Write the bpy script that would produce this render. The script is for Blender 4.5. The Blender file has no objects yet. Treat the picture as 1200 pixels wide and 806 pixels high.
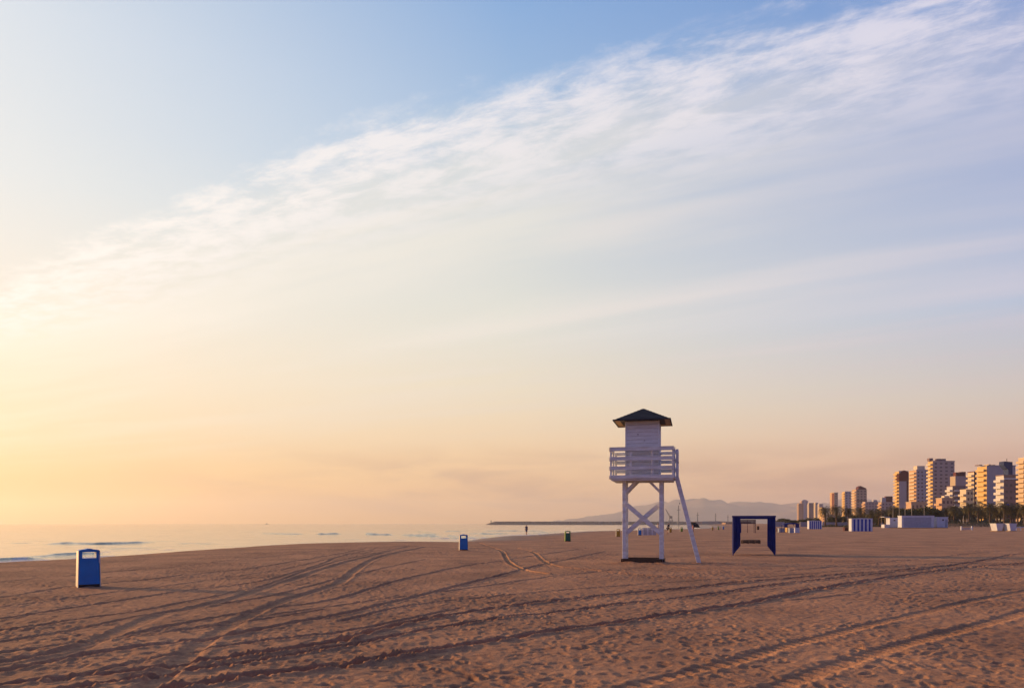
import bpy, bmesh, math, random
import numpy as np
from mathutils import Vector, Matrix
random.seed(7)
rng = np.random.default_rng(11)
F, CX, HY, EYE = 900.0, 600.0, 613.5, 1.6       # focal length in photo pixels, principal column, horizon row, eye height
PI = math.pi
SUN_AZ, SUN_EL = math.radians(-71.0), math.radians(9.0)
WATER_Z = -0.8
scene = bpy.context.scene
COL = scene.collection

def srgb(r, g, b, a=1.0):
    f = lambda c: (c/255/12.92) if c/255 <= 0.04045 else ((c/255+0.055)/1.055)**2.4
    return (f(r), f(g), f(b), a)

# ------------------------------------------------------------------ noise
_L = rng.random((256, 256))
def vnoise(x, y):
    xi = np.floor(x).astype(np.int64); yi = np.floor(y).astype(np.int64)
    fx = x-xi; fy = y-yi
    fx = fx*fx*fx*(fx*(fx*6-15)+10); fy = fy*fy*fy*(fy*(fy*6-15)+10)
    x0 = xi & 255; x1 = (xi+1) & 255; y0 = yi & 255; y1 = (yi+1) & 255
    a = _L[y0, x0]*(1-fx)+_L[y0, x1]*fx
    b = _L[y1, x0]*(1-fx)+_L[y1, x1]*fx
    return (a*(1-fy)+b*fy)*2-1
def sstep(a, b, x):
    t = np.clip((x-a)/(b-a), 0, 1); return t*t*(3-2*t)

# ------------------------------------------------------------------ shoreline and terrain
def w0(px, py, z=0.0):
    Y = F*(EYE-z)/(py-HY); return ((px-CX)/F*Y, Y)
crest_px = [(0,660),(100,654.6),(225,645.7),(300,640.4),(360,637),(440,634.6),(500,634.4),(535,635),(560,634),(580,632.4),
            (590,629.6),(600,627.8),(635,626.3),(660,624.4),(690,622.4),(720,621.6),(760,620.7),(800,619.4),(832,618.8),(845,616.6)]
CREST = np.array([(-60,-400),(-34,-60),(-24.5,0),(-21.8,18)]+[w0(*p) for p in crest_px]+[(210,800),(430,1450),(520,1700)], float)
def catmull(P, n=6):
    P = np.asarray(P, float); out = []
    Q = np.vstack([2*P[0]-P[1], P, 2*P[-1]-P[-2]])
    for i in range(1, len(Q)-2):
        for k in range(n):
            t = k/n
            out.append(0.5*((2*Q[i])+(-Q[i-1]+Q[i+1])*t+(2*Q[i-1]-5*Q[i]+4*Q[i+1]-Q[i+2])*t*t+(-Q[i-1]+3*Q[i]-3*Q[i+1]+Q[i+2])*t**3))
    out.append(P[-1]); return np.array(out)
CR = catmull(CREST, 3)
def seaward(X, Y):
    """signed distance to the crest line, positive towards the sea (left of the line)"""
    best = np.full(X.shape, 1e18); sgn = np.ones(X.shape)
    for i in range(len(CR)-1):
        ax, ay = CR[i]; bx, by = CR[i+1]; dx, dy = bx-ax, by-ay; L2 = dx*dx+dy*dy
        if L2 == 0: continue
        t = np.clip(((X-ax)*dx+(Y-ay)*dy)/L2, 0, 1)
        ex = X-(ax+t*dx); ey = Y-(ay+t*dy); d2 = ex*ex+ey*ey
        c = dx*(Y-ay)-dy*(X-ax)
        m = d2 < best
        best[m] = d2[m]; sgn[m] = np.where(c[m] > 0, 1.0, -1.0)
    return np.sqrt(best)*sgn
def land_z(X, Y):
    z = 0.4*sstep(60, 130, X)+0.5*sstep(150, 230, X)
    z = z+0.9*sstep(600, 1400, Y)*sstep(0, 200, X)
    # the planted dune in front of the palms
    z = z+1.5*np.exp(-(((X-156)/15)**2+((Y-262)/7)**2))
    return z
def gz(x, y): return float(land_z(np.array([float(x)]), np.array([float(y)]))[0])
def at(px, py):
    """point on the sand seen at a photo position -> x, y, z, metres per pixel"""
    z = 0.0
    for _ in range(12):
        Y = F*(EYE-z)/(py-HY); z = 0.5*z+0.5*gz((px-CX)/F*Y, Y)
    return (px-CX)/F*Y, Y, gz((px-CX)/F*Y, Y), Y/F

# ------------------------------------------------------------------ materials
class NT:
    def __init__(s, name):
        s.m = bpy.data.materials.new(name); s.m.use_nodes = True
        s.t = s.m.node_tree; s.b = s.t.nodes['Principled BSDF']; s.out = s.t.nodes['Material Output']
    def n(s, typ, **kw):
        o = s.t.nodes.new(typ)
        for k, v in kw.items(): setattr(o, k, v)
        return o
    def l(s, a, b): s.t.links.new(a, b)
def mat(name, col, rough=0.6, var=0.15, scale=3.0, bump=0.0, bscale=20.0, metal=0.0, spec=0.5, col2=None, stretch=(1,1,1)):
    N = NT(name); tc = N.n('ShaderNodeTexCoord'); mp = N.n('ShaderNodeMapping'); mp.inputs['Scale'].default_value = stretch
    N.l(tc.outputs['Object'], mp.inputs['Vector'])
    no = N.n('ShaderNodeTexNoise'); no.inputs['Scale'].default_value = scale; no.inputs['Detail'].default_value = 6
    N.l(mp.outputs[0], no.inputs['Vector'])
    r = N.n('ShaderNodeValToRGB'); r.color_ramp.elements[0].position = 0.3; r.color_ramp.elements[1].position = 0.7
    c = col if len(col) == 4 else (*col, 1)
    d = col2 if col2 else tuple(x*(1-var) for x in c[:3])+(1,)
    r.color_ramp.elements[0].color = d; r.color_ramp.elements[1].color = c
    N.l(no.outputs['Fac'], r.inputs['Fac']); N.l(r.outputs['Color'], N.b.inputs['Base Color'])
    N.b.inputs['Roughness'].default_value = rough; N.b.inputs['Metallic'].default_value = metal
    N.b.inputs['Specular IOR Level'].default_value = spec
    if bump:
        n2 = N.n('ShaderNodeTexNoise'); n2.inputs['Scale'].default_value = bscale; n2.inputs['Detail'].default_value = 4
        N.l(mp.outputs[0], n2.inputs['Vector'])
        bp = N.n('ShaderNodeBump'); bp.inputs['Strength'].default_value = bump; bp.inputs['Distance'].default_value = 0.02
        N.l(n2.outputs['Fac'], bp.inputs['Height']); N.l(bp.outputs['Normal'], N.b.inputs['Normal'])
    return N.m
M = {}
M['white_wood'] = mat('painted_white_wood', (0.76,0.80,0.86), 0.55, 0.25, 2.2, 0.3, 30, stretch=(1,1,4), col2=(0.58,0.57,0.57,1))
M['cabin_wood'] = mat('white_cabin_boards', (0.76,0.80,0.87), 0.6, 0.22, 3.0, 0.3, 40, stretch=(1,1,6))
M['roof'] = mat('dark_slate_shingle', (0.022,0.025,0.04), 0.7, 0.4, 8, 0.6, 30)
M['soffit'] = mat('varnished_soffit_board', (0.45,0.30,0.16), 0.6, 0.2, 4)
M['old_wood'] = mat('dark_weathered_wood', (0.09,0.05,0.028), 0.8, 0.4, 5, 0.5, 30, stretch=(1,6,6))
M['blue_bin'] = mat('blue_plastic', (0.002,0.20,0.60), 0.38, 0.2, 4)
M['green_bin'] = mat('green_plastic', (0.006,0.13,0.06), 0.4, 0.2, 4)
M['yellow_bin'] = mat('yellow_plastic', (0.55,0.30,0.01), 0.4, 0.2, 4)
M['lime_bin'] = mat('lime_plastic', (0.25,0.42,0.05), 0.4, 0.2, 4)
M['steel'] = mat('pale_brushed_steel', (0.62,0.60,0.56), 0.38, 0.2, 5, metal=0.35)
M['bin_base'] = mat('dark_bin_base', (0.035,0.025,0.02), 0.8, 0.3, 6)
M['sticker'] = mat('pale_sticker', (0.6,0.6,0.68), 0.5, 0.1, 30)
M['navy_cloth'] = mat('navy_blue_cloth', (0.009,0.024,0.22), 0.85, 0.35, 4, 0.3, 12)
M['navy_frame'] = mat('navy_painted_pole', (0.014,0.022,0.17), 0.5, 0.2, 6)
M['purple_slat'] = mat('dark_violet_slats', (0.06,0.022,0.045), 0.8, 0.3, 6)
M['white_paint'] = mat('white_painted_panel', (0.60,0.64,0.76), 0.5, 0.16, 1.2)
M['pale_blue'] = mat('pale_blue_plastic', (0.33,0.38,0.50), 0.5, 0.2, 2)
M['red_box'] = mat('dark_red_paint', (0.10,0.02,0.018), 0.6, 0.3, 4)
M['amber'] = mat('amber_panel', (0.75,0.50,0.16), 0.5, 0.1, 4)
M['stripe_blue'] = mat('blue_awning_stripe', (0.016,0.055,0.42), 0.8, 0.2, 3)
M['stripe_white'] = mat('white_awning_stripe', (0.62,0.66,0.76), 0.8, 0.12, 3)
M['trunk'] = mat('palm_bark', (0.12,0.08,0.055), 0.95, 0.4, 6, 0.8, 25)
M['rock'] = mat('breakwater_rock', (0.20,0.15,0.12), 0.9, 0.5, 0.15)
M['mount'] = mat('hazed_mountain_scrub', (0.28,0.20,0.17), 1.0, 0.4, 0.002)  # scrub colour paled, so part of the haze is in the ridge tone
M['metal_grey'] = mat('crane_grey_steel', (0.13,0.13,0.15), 0.6, 0.2, 0.3)
M['lamp_metal'] = mat('pale_lamp_metal', (0.40,0.38,0.35), 0.5, 0.1, 3)
M['glass'] = mat('dark_window_glass', (0.15,0.125,0.125), 0.15, 0.3, 1.0)
M['skin'] = mat('skin', (0.48,0.27,0.19), 0.6, 0.12, 8)
M['hair'] = mat('dark_hair', (0.02,0.014,0.01), 0.6, 0.2, 30)
M['dark_cloth'] = mat('dark_cloth', (0.03,0.026,0.05), 0.9, 0.2, 10)
M['indigo_cloth'] = mat('indigo_cloth', (0.05,0.045,0.12), 0.9, 0.2, 10)
M['pink_cloth'] = mat('pink_cloth', (0.48,0.22,0.2), 0.9, 0.2, 10)
M['pale_cloth'] = mat('pale_cloth', (0.55,0.5,0.5), 0.9, 0.2, 10)
M['parasol'] = mat('dark_thatch', (0.02,0.015,0.013), 0.95, 0.4, 10, 0.6, 20)
def leaf_mat(name, c, c2):
    N = NT(name); g = N.n('ShaderNodeNewGeometry'); r = N.n('ShaderNodeValToRGB')
    r.color_ramp.elements[0].color = (*c, 1); r.color_ramp.elements[1].color = (*c2, 1)
    N.l(g.outputs['Random Per Island'], r.inputs['Fac']); N.l(r.outputs['Color'], N.b.inputs['Base Color'])
    N.b.inputs['Roughness'].default_value = 0.6; N.b.inputs['Specular IOR Level'].default_value = 0.3
    tr = N.n('ShaderNodeBsdfTranslucent'); N.l(r.outputs['Color'], tr.inputs['Color'])
    mx = N.n('ShaderNodeMixShader'); mx.inputs[0].default_value = 0.25
    N.l(N.b.outputs[0], mx.inputs[1]); N.l(tr.outputs[0], mx.inputs[2]); N.l(mx.outputs[0], N.out.inputs['Surface'])
    return N.m
M['frond'] = leaf_mat('palm_frond', (0.045,0.05,0.016), (0.13,0.10,0.035))
M['foliage'] = leaf_mat('broad_foliage', (0.03,0.045,0.015), (0.09,0.085,0.025))
M['scrub'] = leaf_mat('dune_scrub', (0.04,0.05,0.02), (0.10,0.08,0.035))
def wallmat(name, col): return mat(name, col, 0.85, 0.12, 0.08)

# ------------------------------------------------------------------ mesh builder
class MB:
    def __init__(s): s.v = []; s.f = []
    def add(s, vs, fs):
        o = len(s.v); s.v += [tuple(v) for v in vs]; s.f += [tuple(i+o for i in f) for f in fs]; return s
    def box(s, c, d, rz=0.0, taper=1.0):
        hx, hy, hz = d[0]/2, d[1]/2, d[2]/2; vs = []
        for z, k in ((-hz, 1.0), (hz, taper)):
            for x, y in ((-hx,-hy),(hx,-hy),(hx,hy),(-hx,hy)):
                x *= k; y *= k
                vs.append((c[0]+x*math.cos(rz)-y*math.sin(rz), c[1]+x*math.sin(rz)+y*math.cos(rz), c[2]+z))
        return s.add(vs, [(3,2,1,0),(4,5,6,7),(0,1,5,4),(1,2,6,5),(2,3,7,6),(3,0,4,7)])
    def beam(s, p0, p1, w, h, up=(0,0,1)):
        p0 = Vector(p0); p1 = Vector(p1); d = (p1-p0).normalized(); up = Vector(up)
        if abs(d.dot(up)) > 0.98: up = Vector((0,1,0))
        a = d.cross(up).normalized(); b = a.cross(d).normalized(); vs = []
        for p in (p0, p1):
            for i, j in ((-1,-1),(1,-1),(1,1),(-1,1)): vs.append(p+a*(w/2*i)+b*(h/2*j))
        return s.add(vs, [(3,2,1,0),(4,5,6,7),(0,1,5,4),(1,2,6,5),(2,3,7,6),(3,0,4,7)])
    def tube(s, pts, rs, n=8):
        pts = [Vector(p) for p in pts]; vs = []; fs = []
        if not hasattr(rs, '__len__'): rs = [rs]*len(pts)
        for i, p in enumerate(pts):
            d = (pts[min(i+1, len(pts)-1)]-pts[max(i-1, 0)]).normalized()
            up = Vector((0,0,1)) if abs(d.z) < 0.9 else Vector((1,0,0))
            a = d.cross(up).normalized(); b = a.cross(d)
            for k in range(n):
                t = 2*PI*k/n; vs.append(p+a*(rs[i]*math.cos(t))+b*(rs[i]*math.sin(t)))
        for i in range(len(pts)-1):
            for k in range(n):
                j = (k+1) % n; fs.append((i*n+k, i*n+j, (i+1)*n+j, (i+1)*n+k))
        fs.append(tuple(range(n-1, -1, -1))); fs.append(tuple((len(pts)-1)*n+k for k in range(n)))
        return s.add(vs, fs)
    def prism(s, poly, y0, y1):
        """outline in x-z extruded along y"""
        n = len(poly); vs = [(p[0], y0, p[1]) for p in poly]+[(p[0], y1, p[1]) for p in poly]
        fs = [tuple(range(n)), tuple(range(2*n-1, n-1, -1))]+[(i, i+n, (i+1) % n+n, (i+1) % n) for i in range(n)]
        return s.add(vs, fs)
    def build(s, name, m, parent=None, bevel=0.0, smooth=False):
        me = bpy.data.meshes.new(name)
        if bevel:
            me.from_pydata(s.v, [], s.f); bm = bmesh.new(); bm.from_mesh(me)
            bmesh.ops.recalc_face_normals(bm, faces=bm.faces)
            bmesh.ops.bevel(bm, geom=bm.edges[:], offset=bevel, segments=1, affect='EDGES')
            bm.to_mesh(me); bm.free()
        else:
            me.from_pydata(s.v, [], s.f); bm = bmesh.new(); bm.from_mesh(me)
            bmesh.ops.recalc_face_normals(bm, faces=bm.faces); bm.to_mesh(me); bm.free()
        me.materials.append(m)
        if smooth: me.shade_smooth()
        o = bpy.data.objects.new(name, me); COL.objects.link(o)
        if parent: o.parent = parent
        return o
def tag(o, label=None, cat=None, group=None, kind=None):
    if label: o['label'] = label
    if cat: o['category'] = cat
    if group: o['group'] = group
    if kind: o['kind'] = kind
    return o
def thing(name, loc, rz, label, cat, group=None):
    o = bpy.data.objects.new(name, None); COL.objects.link(o); o.empty_display_size = 0.3
    o.location = loc; o.rotation_euler = (0, 0, rz); return tag(o, label, cat, group)
def dup(src, loc, rz=None, label=None, scale=None):
    def cp(o, par):
        c = o.copy(); COL.objects.link(c); c.parent = par
        for ch in list(o.children): cp(ch, c)
        return c
    c = cp(src, None); c.location = loc
    if rz is not None: c.rotation_euler = (0, 0, rz)
    if label: c['label'] = label
    if scale is not None: c.scale = scale if hasattr(scale, '__len__') else (scale,)*3
    return c
def grid_obj(name, X, Y, Z, wrap, m, attrs=None, cap=False):
    R, C = X.shape; V = np.stack([X.ravel(), Y.ravel(), Z.ravel()], 1).astype(np.float32)
    cc = C if wrap else C-1
    i = np.arange(R-1)[:, None]; j = np.arange(cc)[None, :]; j2 = (j+1) % C
    q = np.stack([i*C+j, i*C+j2, (i+1)*C+j2, (i+1)*C+j], -1).reshape(-1, 4)
    if cap:
        q = q.astype(np.int64)
    nv = len(V); loops = q.ravel().astype(np.int32); starts = (np.arange(len(q))*4).astype(np.int32)
    if cap:
        zc = float(Z[0].mean()); V = np.vstack([V, [[0, 0, zc]]]).astype(np.float32)
        jj = np.arange(cc); tri = np.stack([np.full(cc, nv), (jj+1) % C, jj], 1)
        starts = np.concatenate([starts, len(loops)+np.arange(cc)*3]).astype(np.int32)
        loops = np.concatenate([loops, tri.ravel()]).astype(np.int32); nv += 1
    me = bpy.data.meshes.new(name)
    me.vertices.add(nv); me.vertices.foreach_set('co', V.ravel())
    me.loops.add(len(loops)); me.loops.foreach_set('vertex_index', loops)
    me.polygons.add(len(starts)); me.polygons.foreach_set('loop_start', starts)
    me.update(calc_edges=True); me.shade_smooth()
    if attrs:
        for k, a in attrs.items():
            at_ = me.attributes.new(k, 'FLOAT', 'POINT'); a = a.ravel().astype(np.float32)
            if len(a) < nv: a = np.append(a, a[:nv-len(a)])
            at_.data.foreach_set('value', a)
    me.materials.append(m); o = bpy.data.objects.new(name, me); COL.objects.link(o)
    return o

# ------------------------------------------------------------------ the beach
def angles(dense, d0, d1, coarse):
    a = np.arange(d0, d1, dense); b = np.linspace(d1, d0+2*PI, coarse, endpoint=False)
    return np.concatenate([a, b])
ang = angles(0.00135, -0.72, 0.72, 260)         # clockwise from +Y
rad = np.concatenate([np.geomspace(0.6, 5.5, 40, endpoint=False), np.geomspace(5.5, 45, 520, endpoint=False),
                      np.geomspace(45, 400, 330, endpoint=False), np.geomspace(400, 11400, 115)])
A, Rr = np.meshgrid(ang, rad)
X = Rr*np.sin(A); Y = Rr*np.cos(A)
S = seaward(X, Y)
Z = land_z(X, Y)
near = Rr < 140
fade = 1/(1+(Rr/70)**2)
# gentle undulation
Z += 0.018*vnoise(X/4.1, Y/4.1)*np.minimum(1, Rr/4)+0.010*vnoise(X/1.3+9, Y/1.3)
Z += np.where(Rr > 30, 0.05, 0)*vnoise(X/17, Y/17)*sstep(30, 60, Rr)*sstep(-2, 6, -S)
xn, yn = X[near], Y[near]
h = np.zeros_like(xn)
h += 0.005*vnoise(xn/0.42+31, yn/0.42)+0.0065*vnoise(xn/0.17, yn/0.17+7)+0.0055*vnoise(xn/0.08, yn/0.08+3)*(np.hypot(xn, yn) < 40)
h += 0.009*np.maximum(0, vnoise(xn/0.30+61, yn/0.30)*vnoise(xn/1.9, yn/1.9+17)*2-.15)
# footprint tile
T, RES = 16.0, 640
tile = np.zeros((RES, RES)); cell = T/RES
def splat(cx, cy, rx, ry, th, dep):
    n = int(2.2*max(rx, ry)/cell)+1; ix, iy = int(cx/cell), int(cy/cell)
    jx, jy = np.meshgrid(np.arange(ix-n, ix+n+1), np.arange(iy-n, iy+n+1))
    ux = jx*cell-cx; uy = jy*cell-cy
    a = (ux*math.cos(th)+uy*math.sin(th))/rx; b = (-ux*math.sin(th)+uy*math.cos(th))/ry
    q = a*a+b*b
    hh = -dep*np.exp(-q**2.6)+0.55*dep*np.exp(-((np.sqrt(q)-1.45)/0.4)**2)*(0.6+0.4*np.sin(3*th+a*2))
    np.add.at(tile, (jy % RES, jx % RES), hh)
for _ in range(46):                                       # walked trails and stray prints
    x, y, d = random.random()*T, random.random()*T, random.random()*2*PI
    for k in range(random.randint(5, 22)):
        sd = 0.11*(1 if k % 2 else -1)
        splat(x-sd*math.sin(d), y+sd*math.cos(d), 0.15, 0.065, d+random.gauss(0, .15), random.uniform(0.018, 0.04))
        x += 0.62*math.cos(d); y += 0.62*math.sin(d); d += random.gauss(0, 0.1)
for _ in range(1500):
    splat(random.random()*T, random.random()*T, random.uniform(.05, .14), random.uniform(.04, .08), random.random()*PI, random.uniform(.008, .026))
def samp(x, y):
    u = x/cell; v = y/cell; ui = np.floor(u).astype(int); vi = np.floor(v).astype(int); fu = u-ui; fv = v-vi
    g = lambda a, b: tile[b % RES, a % RES]
    return (g(ui, vi)*(1-fu)+g(ui+1, vi)*fu)*(1-fv)+(g(ui, vi+1)*(1-fu)+g(ui+1, vi+1)*fu)*fv
dens = 0.35+0.65*sstep(-0.35, 0.4, vnoise(xn/5+3, yn/5)+0.3*vnoise(xn/2, yn/2))
c1, s1 = math.cos(0.7), math.sin(0.7)
h += 0.62*samp(xn*1.4, yn*1.4)*dens+0.48*samp((xn*c1-yn*s1)*1.5+5, (xn*s1+yn*c1)*1.5+3)*dens
# tyre tracks: (photo points on the sand, half width, depth, tread depth, wear of the ground between)
TR = [
 ([(0,726),(67,715),(150,702),(233,690),(300,682),(340,672),(381,659),(403,650.5),(443,643),(483,638.5)], .13, .022, .0, 0),
 ([(0,740),(90,726.7),(167,715),(267,695),(313,685),(360,668),(405,655),(441,648),(465,643),(495,639)], .12, .022, .0, 0),
 ([(0,778),(67,768),(110,753),(150,735),(200,718),(267,702),(333,682),(400,660),(440,650),(480,640)], .27, .03, .1, 0),
 ([(150,825),(173,806),(200,787),(233,757),(267,735),(300,717),(333,703),(370,692),(400,681),(420,665),(450,651),(500,640.5)], .25, .033, .1, 0),
 ([(0,775),(67,763),(167,740),(260,722),(333,711),(400,700),(467,680),(533,665),(587,657),(633,650),(690,642)], .16, .024, .1, 0),
 ([(0,787),(83,770),(167,758),(250,748),(333,732),(400,720),(433,712),(483,700),(533,687),(600,670),(633,662),(667,655),(710,646)], .17, .03, .2, 0),
 ([(400,728),(467,712),(533,703),(600,697),(633,693),(700,688),(800,682),(900,675),(1000,668),(1133,658)], .13, .022, .5, 0),
 ([(-60,810),(0,803),(67,795),(133,790),(200,780),(267,772),(333,762),(400,750),(467,733),(533,720),(600,710),(667,702),(733,695),(800,690),(867,683),(933,677),(1000,672),(1067,667),(1133,660),(1200,648),(1300,636)], .15, .045, .25, 0),
 ([(60,812),(100,806),(200,790),(300,775),(400,757),(467,744),(533,733),(600,723),(667,716),(733,707),(800,700),(867,691),(933,682),(1000,675),(1100,665),(1180,653)], .13, .038, .7, 0),
 ([(180,812),(233,803),(300,792),(400,780),(467,767),(533,757),(600,747),(667,737),(733,728),(800,718),(867,708),(933,695),(1000,683),(1067,673),(1133,665),(1200,660),(1300,652)], .16, .055, .35, 0),
 ([(690,815),(733,805),(800,788),(867,773),(917,757),(967,745),(1033,728),(1100,713),(1200,692),(1300,674)], .22, .020, .9, 0),
 ([(860,820),(907,806),(950,790),(1000,773),(1067,752),(1133,735),(1200,717),(1300,695)], .26, .024, .9, 0),
 ([(560,635.5),(573,640),(588,646),(592,652),(597,659),(613,667),(640,672)], .16, .05, .1, 0),
 ([(604,642),(625,647),(632,653),(647,662),(683,667),(733,672),(800,677),(880,682)], .16, .05, .1, 0),
 ([(820,660),(870,661),(930,660),(1010,664),(1090,662),(1200,668)], .16, .03, .2, 0),
 ([(700,634.5),(800,633),(900,635),(1000,634.5),(1100,636),(1250,634)], .25, .05, .1, 0),
 ([(930,703),(1000,697),(1080,694),(1160,690),(1240,688)], .14, .02, .2, 0),
 ([(840,694),(940,690),(1040,694),(1130,700),(1230,702)], .12, .02, .3, 0),
 ([(0,752),(90,737),(200,716),(320,697),(420,672),(500,655)], .13, .02, .2, 0),
 ([(0,712),(100,698),(220,683),(330,667),(400,652),(470,641)], .12, .018, .1, 0),
 ([(200,740),(300,724),(420,706),(540,690),(640,676),(760,664)], .12, .02, .4, 0),
 ([(0,765),(120,750),(260,733),(380,715)], .12, .02, .3, 0),
 ([(60,800),(180,772),(300,752),(420,737),(540,712)], .12, .024, .5, 0),
 ([(0,682),(120,671),(260,658),(380,645)], .14, .016, .1, 0),
 ([(540,660),(700,655),(850,668),(1000,662),(1200,642)], .14, .02, .2, 0),
 ([(0,700),(80,688),(200,676),(330,660),(430,643)], .15, .02, .1, 0),
 ([(660,640),(720,646),(800,650),(880,646),(960,641),(1060,642)], .15, .025, .1, 0),
]
worn = np.zeros_like(xn)
for pts, w, dep, tread, _ in TR:
    P = catmull([w0(*p) for p in pts], 6); s = 0.0; w *= .60; dep *= (1.0 if w > .14 and tread == .1 else 1.75 if tread in (.25,.7,.35) else .9 if tread == .9 else 1.3)
    best = np.full(xn.shape, 9.0); arc = np.zeros(xn.shape)
    for i in range(len(P)-1):
        ax, ay = P[i]; bx, by = P[i+1]; dx, dy = bx-ax, by-ay; L = math.hypot(dx, dy)
        if L < 1e-6: continue
        m = np.nonzero((xn > min(ax, bx)-1.2) & (xn < max(ax, bx)+1.2) & (yn > min(ay, by)-1.2) & (yn < max(ay, by)+1.2))[0]
        if len(m):
            t = np.clip(((xn[m]-ax)*dx+(yn[m]-ay)*dy)/L/L, 0, 1)
            d = np.hypot(xn[m]-ax-t*dx, yn[m]-ay-t*dy); k = d < best[m]; mm = m[k]
            best[mm] = d[k]; arc[mm] = s+t[k]*L
        s += L
    ok = best < 1.0; q = best[ok]/w*(1+0.12*vnoise(arc[ok]*1.3, arc[ok]*0+w*30)); a_ = arc[ok]
    dd = dep*(1+0.35*vnoise(a_/1.7, a_*0+dep*900))
    g = -dd*(1-sstep(0.55, 1.05, q))
    g += dd*tread*0.75*np.clip(1.8*np.sin(2*PI*(a_/0.21+.25*q)), -1, 1)*(1-sstep(0.7, 1.3, q))
    g += dd*0.32*np.exp(-((q-1.4)/0.33)**2)*(1+0.9*vnoise(a_/0.16, q*3))
    inside = 1-sstep(0.8, 1.3, q)
    h[ok] = h[ok]*(1-0.8*inside)+g
    worn[ok] = np.maximum(worn[ok], inside)
for bx_, by_, rr_, hh_ in [(*w0(103.5,688), .42, .035), (*w0(543,645), .45, .035), (*w0(665,634.2), .5, .04), (4.75,31.0,.45,.05), (6.0,30.7,.45,.05), (7.5,30.85,.4,.04), (5.3,31.3,1.3,.03)]:
    dd_ = np.hypot(xn-bx_, yn-by_); h += hh_*np.exp(-(dd_/rr_)**2)*(1+.5*vnoise(xn/.2, yn/.2))
sn = S[near]
dry = sstep(-0.5, 2.0, -sn)
h *= (0.25+0.75*dry)
H = np.zeros_like(Z); H[near] = h
H *= 1-sstep(110, 140, Rr)
Z += H
# the beach face falling into the water
wl = vnoise(X/9, Y/9)
Z += np.where(S > 0, -0.95*sstep(0, 9, S+0.5*wl*sstep(0, 2, S))-2.2*sstep(7, 40, S), 0)
wet = sstep(0.5, 3.5, S+0.6*wl)*1.0
wet = np.maximum(wet, np.where((Rr > 60), 0.75*sstep(-6-3*wl, 0, S)*sstep(60, 80, Rr), 0))
Wn = np.zeros_like(Z); Wn[near] = worn

N = NT('beach_sand'); tc = N.n('ShaderNodeTexCoord')
def noise(N, vec, sc, det=5, rough=.55):
    o = N.n('ShaderNodeTexNoise'); o.inputs['Scale'].default_value = sc; o.inputs['Detail'].default_value = det
    o.inputs['Roughness'].default_value = rough; N.l(vec, o.inputs['Vector']); return o
n1 = noise(N, tc.outputs['Object'], 0.35, 6); n2 = noise(N, tc.outputs['Object'], 9, 6, .7)
r1 = N.n('ShaderNodeValToRGB'); r1.color_ramp.elements[0].position = .32; r1.color_ramp.elements[1].position = .68
r1.color_ramp.elements[0].color = (0.34,0.176,0.096,1); r1.color_ramp.elements[1].color = (0.58,0.305,0.160,1)
N.l(n1.outputs['Fac'], r1.inputs['Fac'])
r2 = N.n('ShaderNodeValToRGB'); r2.color_ramp.elements[0].position = .3; r2.color_ramp.elements[1].position = .65
r2.color_ramp.elements[0].color = (0.72,0.70,0.70,1); r2.color_ramp.elements[1].color = (1.08,1.06,1.05,1)
N.l(n2.outputs['Fac'], r2.inputs['Fac'])
mx = N.n('ShaderNodeMix', data_type='RGBA', blend_type='MULTIPLY'); mx.inputs[0].default_value = 1
N.l(r1.outputs['Color'], mx.inputs[6]); N.l(r2.outputs['Color'], mx.inputs[7])
aw = N.n('ShaderNodeAttribute', attribute_name='wet')
mw = N.n('ShaderNodeMix', data_type='RGBA', blend_type='MULTIPLY'); N.l(aw.outputs['Fac'], mw.inputs[0])
N.l(mx.outputs[2], mw.inputs[6]); mw.inputs[7].default_value = (0.5,0.45,0.42,1)
N.l(mw.outputs[2], N.b.inputs['Base Color'])
mr = N.n('ShaderNodeMapRange'); N.l(aw.outputs['Fac'], mr.inputs[0]); mr.inputs[3].default_value = 0.95; mr.inputs[4].default_value = 0.38
N.l(mr.outputs[0], N.b.inputs['Roughness']); N.b.inputs['Specular IOR Level'].default_value = 0.25
n3 = noise(N, tc.outputs['Object'], 38, 5, .7); n4 = noise(N, tc.outputs['Object'], 5, 4)
ad = N.n('ShaderNodeMath', operation='MULTIPLY_ADD'); N.l(n4.outputs['Fac'], ad.inputs[0]); ad.inputs[1].default_value = 2.5; N.l(n3.outputs['Fac'], ad.inputs[2])
sb = N.n('ShaderNodeMath', operation='SUBTRACT'); sb.inputs[0].default_value = 1; N.l(aw.outputs['Fac'], sb.inputs[1])
sm = N.n('ShaderNodeMath', operation='MULTIPLY'); N.l(sb.outputs[0], sm.inputs[0]); sm.inputs[1].default_value = 0.6
bp = N.n('ShaderNodeBump'); bp.inputs['Distance'].default_value = 0.03; N.l(sm.outputs[0], bp.inputs['Strength'])
N.l(ad.outputs[0], bp.inputs['Height']); N.l(bp.outputs['Normal'], N.b.inputs['Normal'])
beach = grid_obj('beach_sand', X, Y, Z, True, N.m, {'wet': wet}, cap=True)
tag(beach, kind='structure')
del X, Y, Z, S, H, A, Rr, Wn, wl, wet

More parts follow.
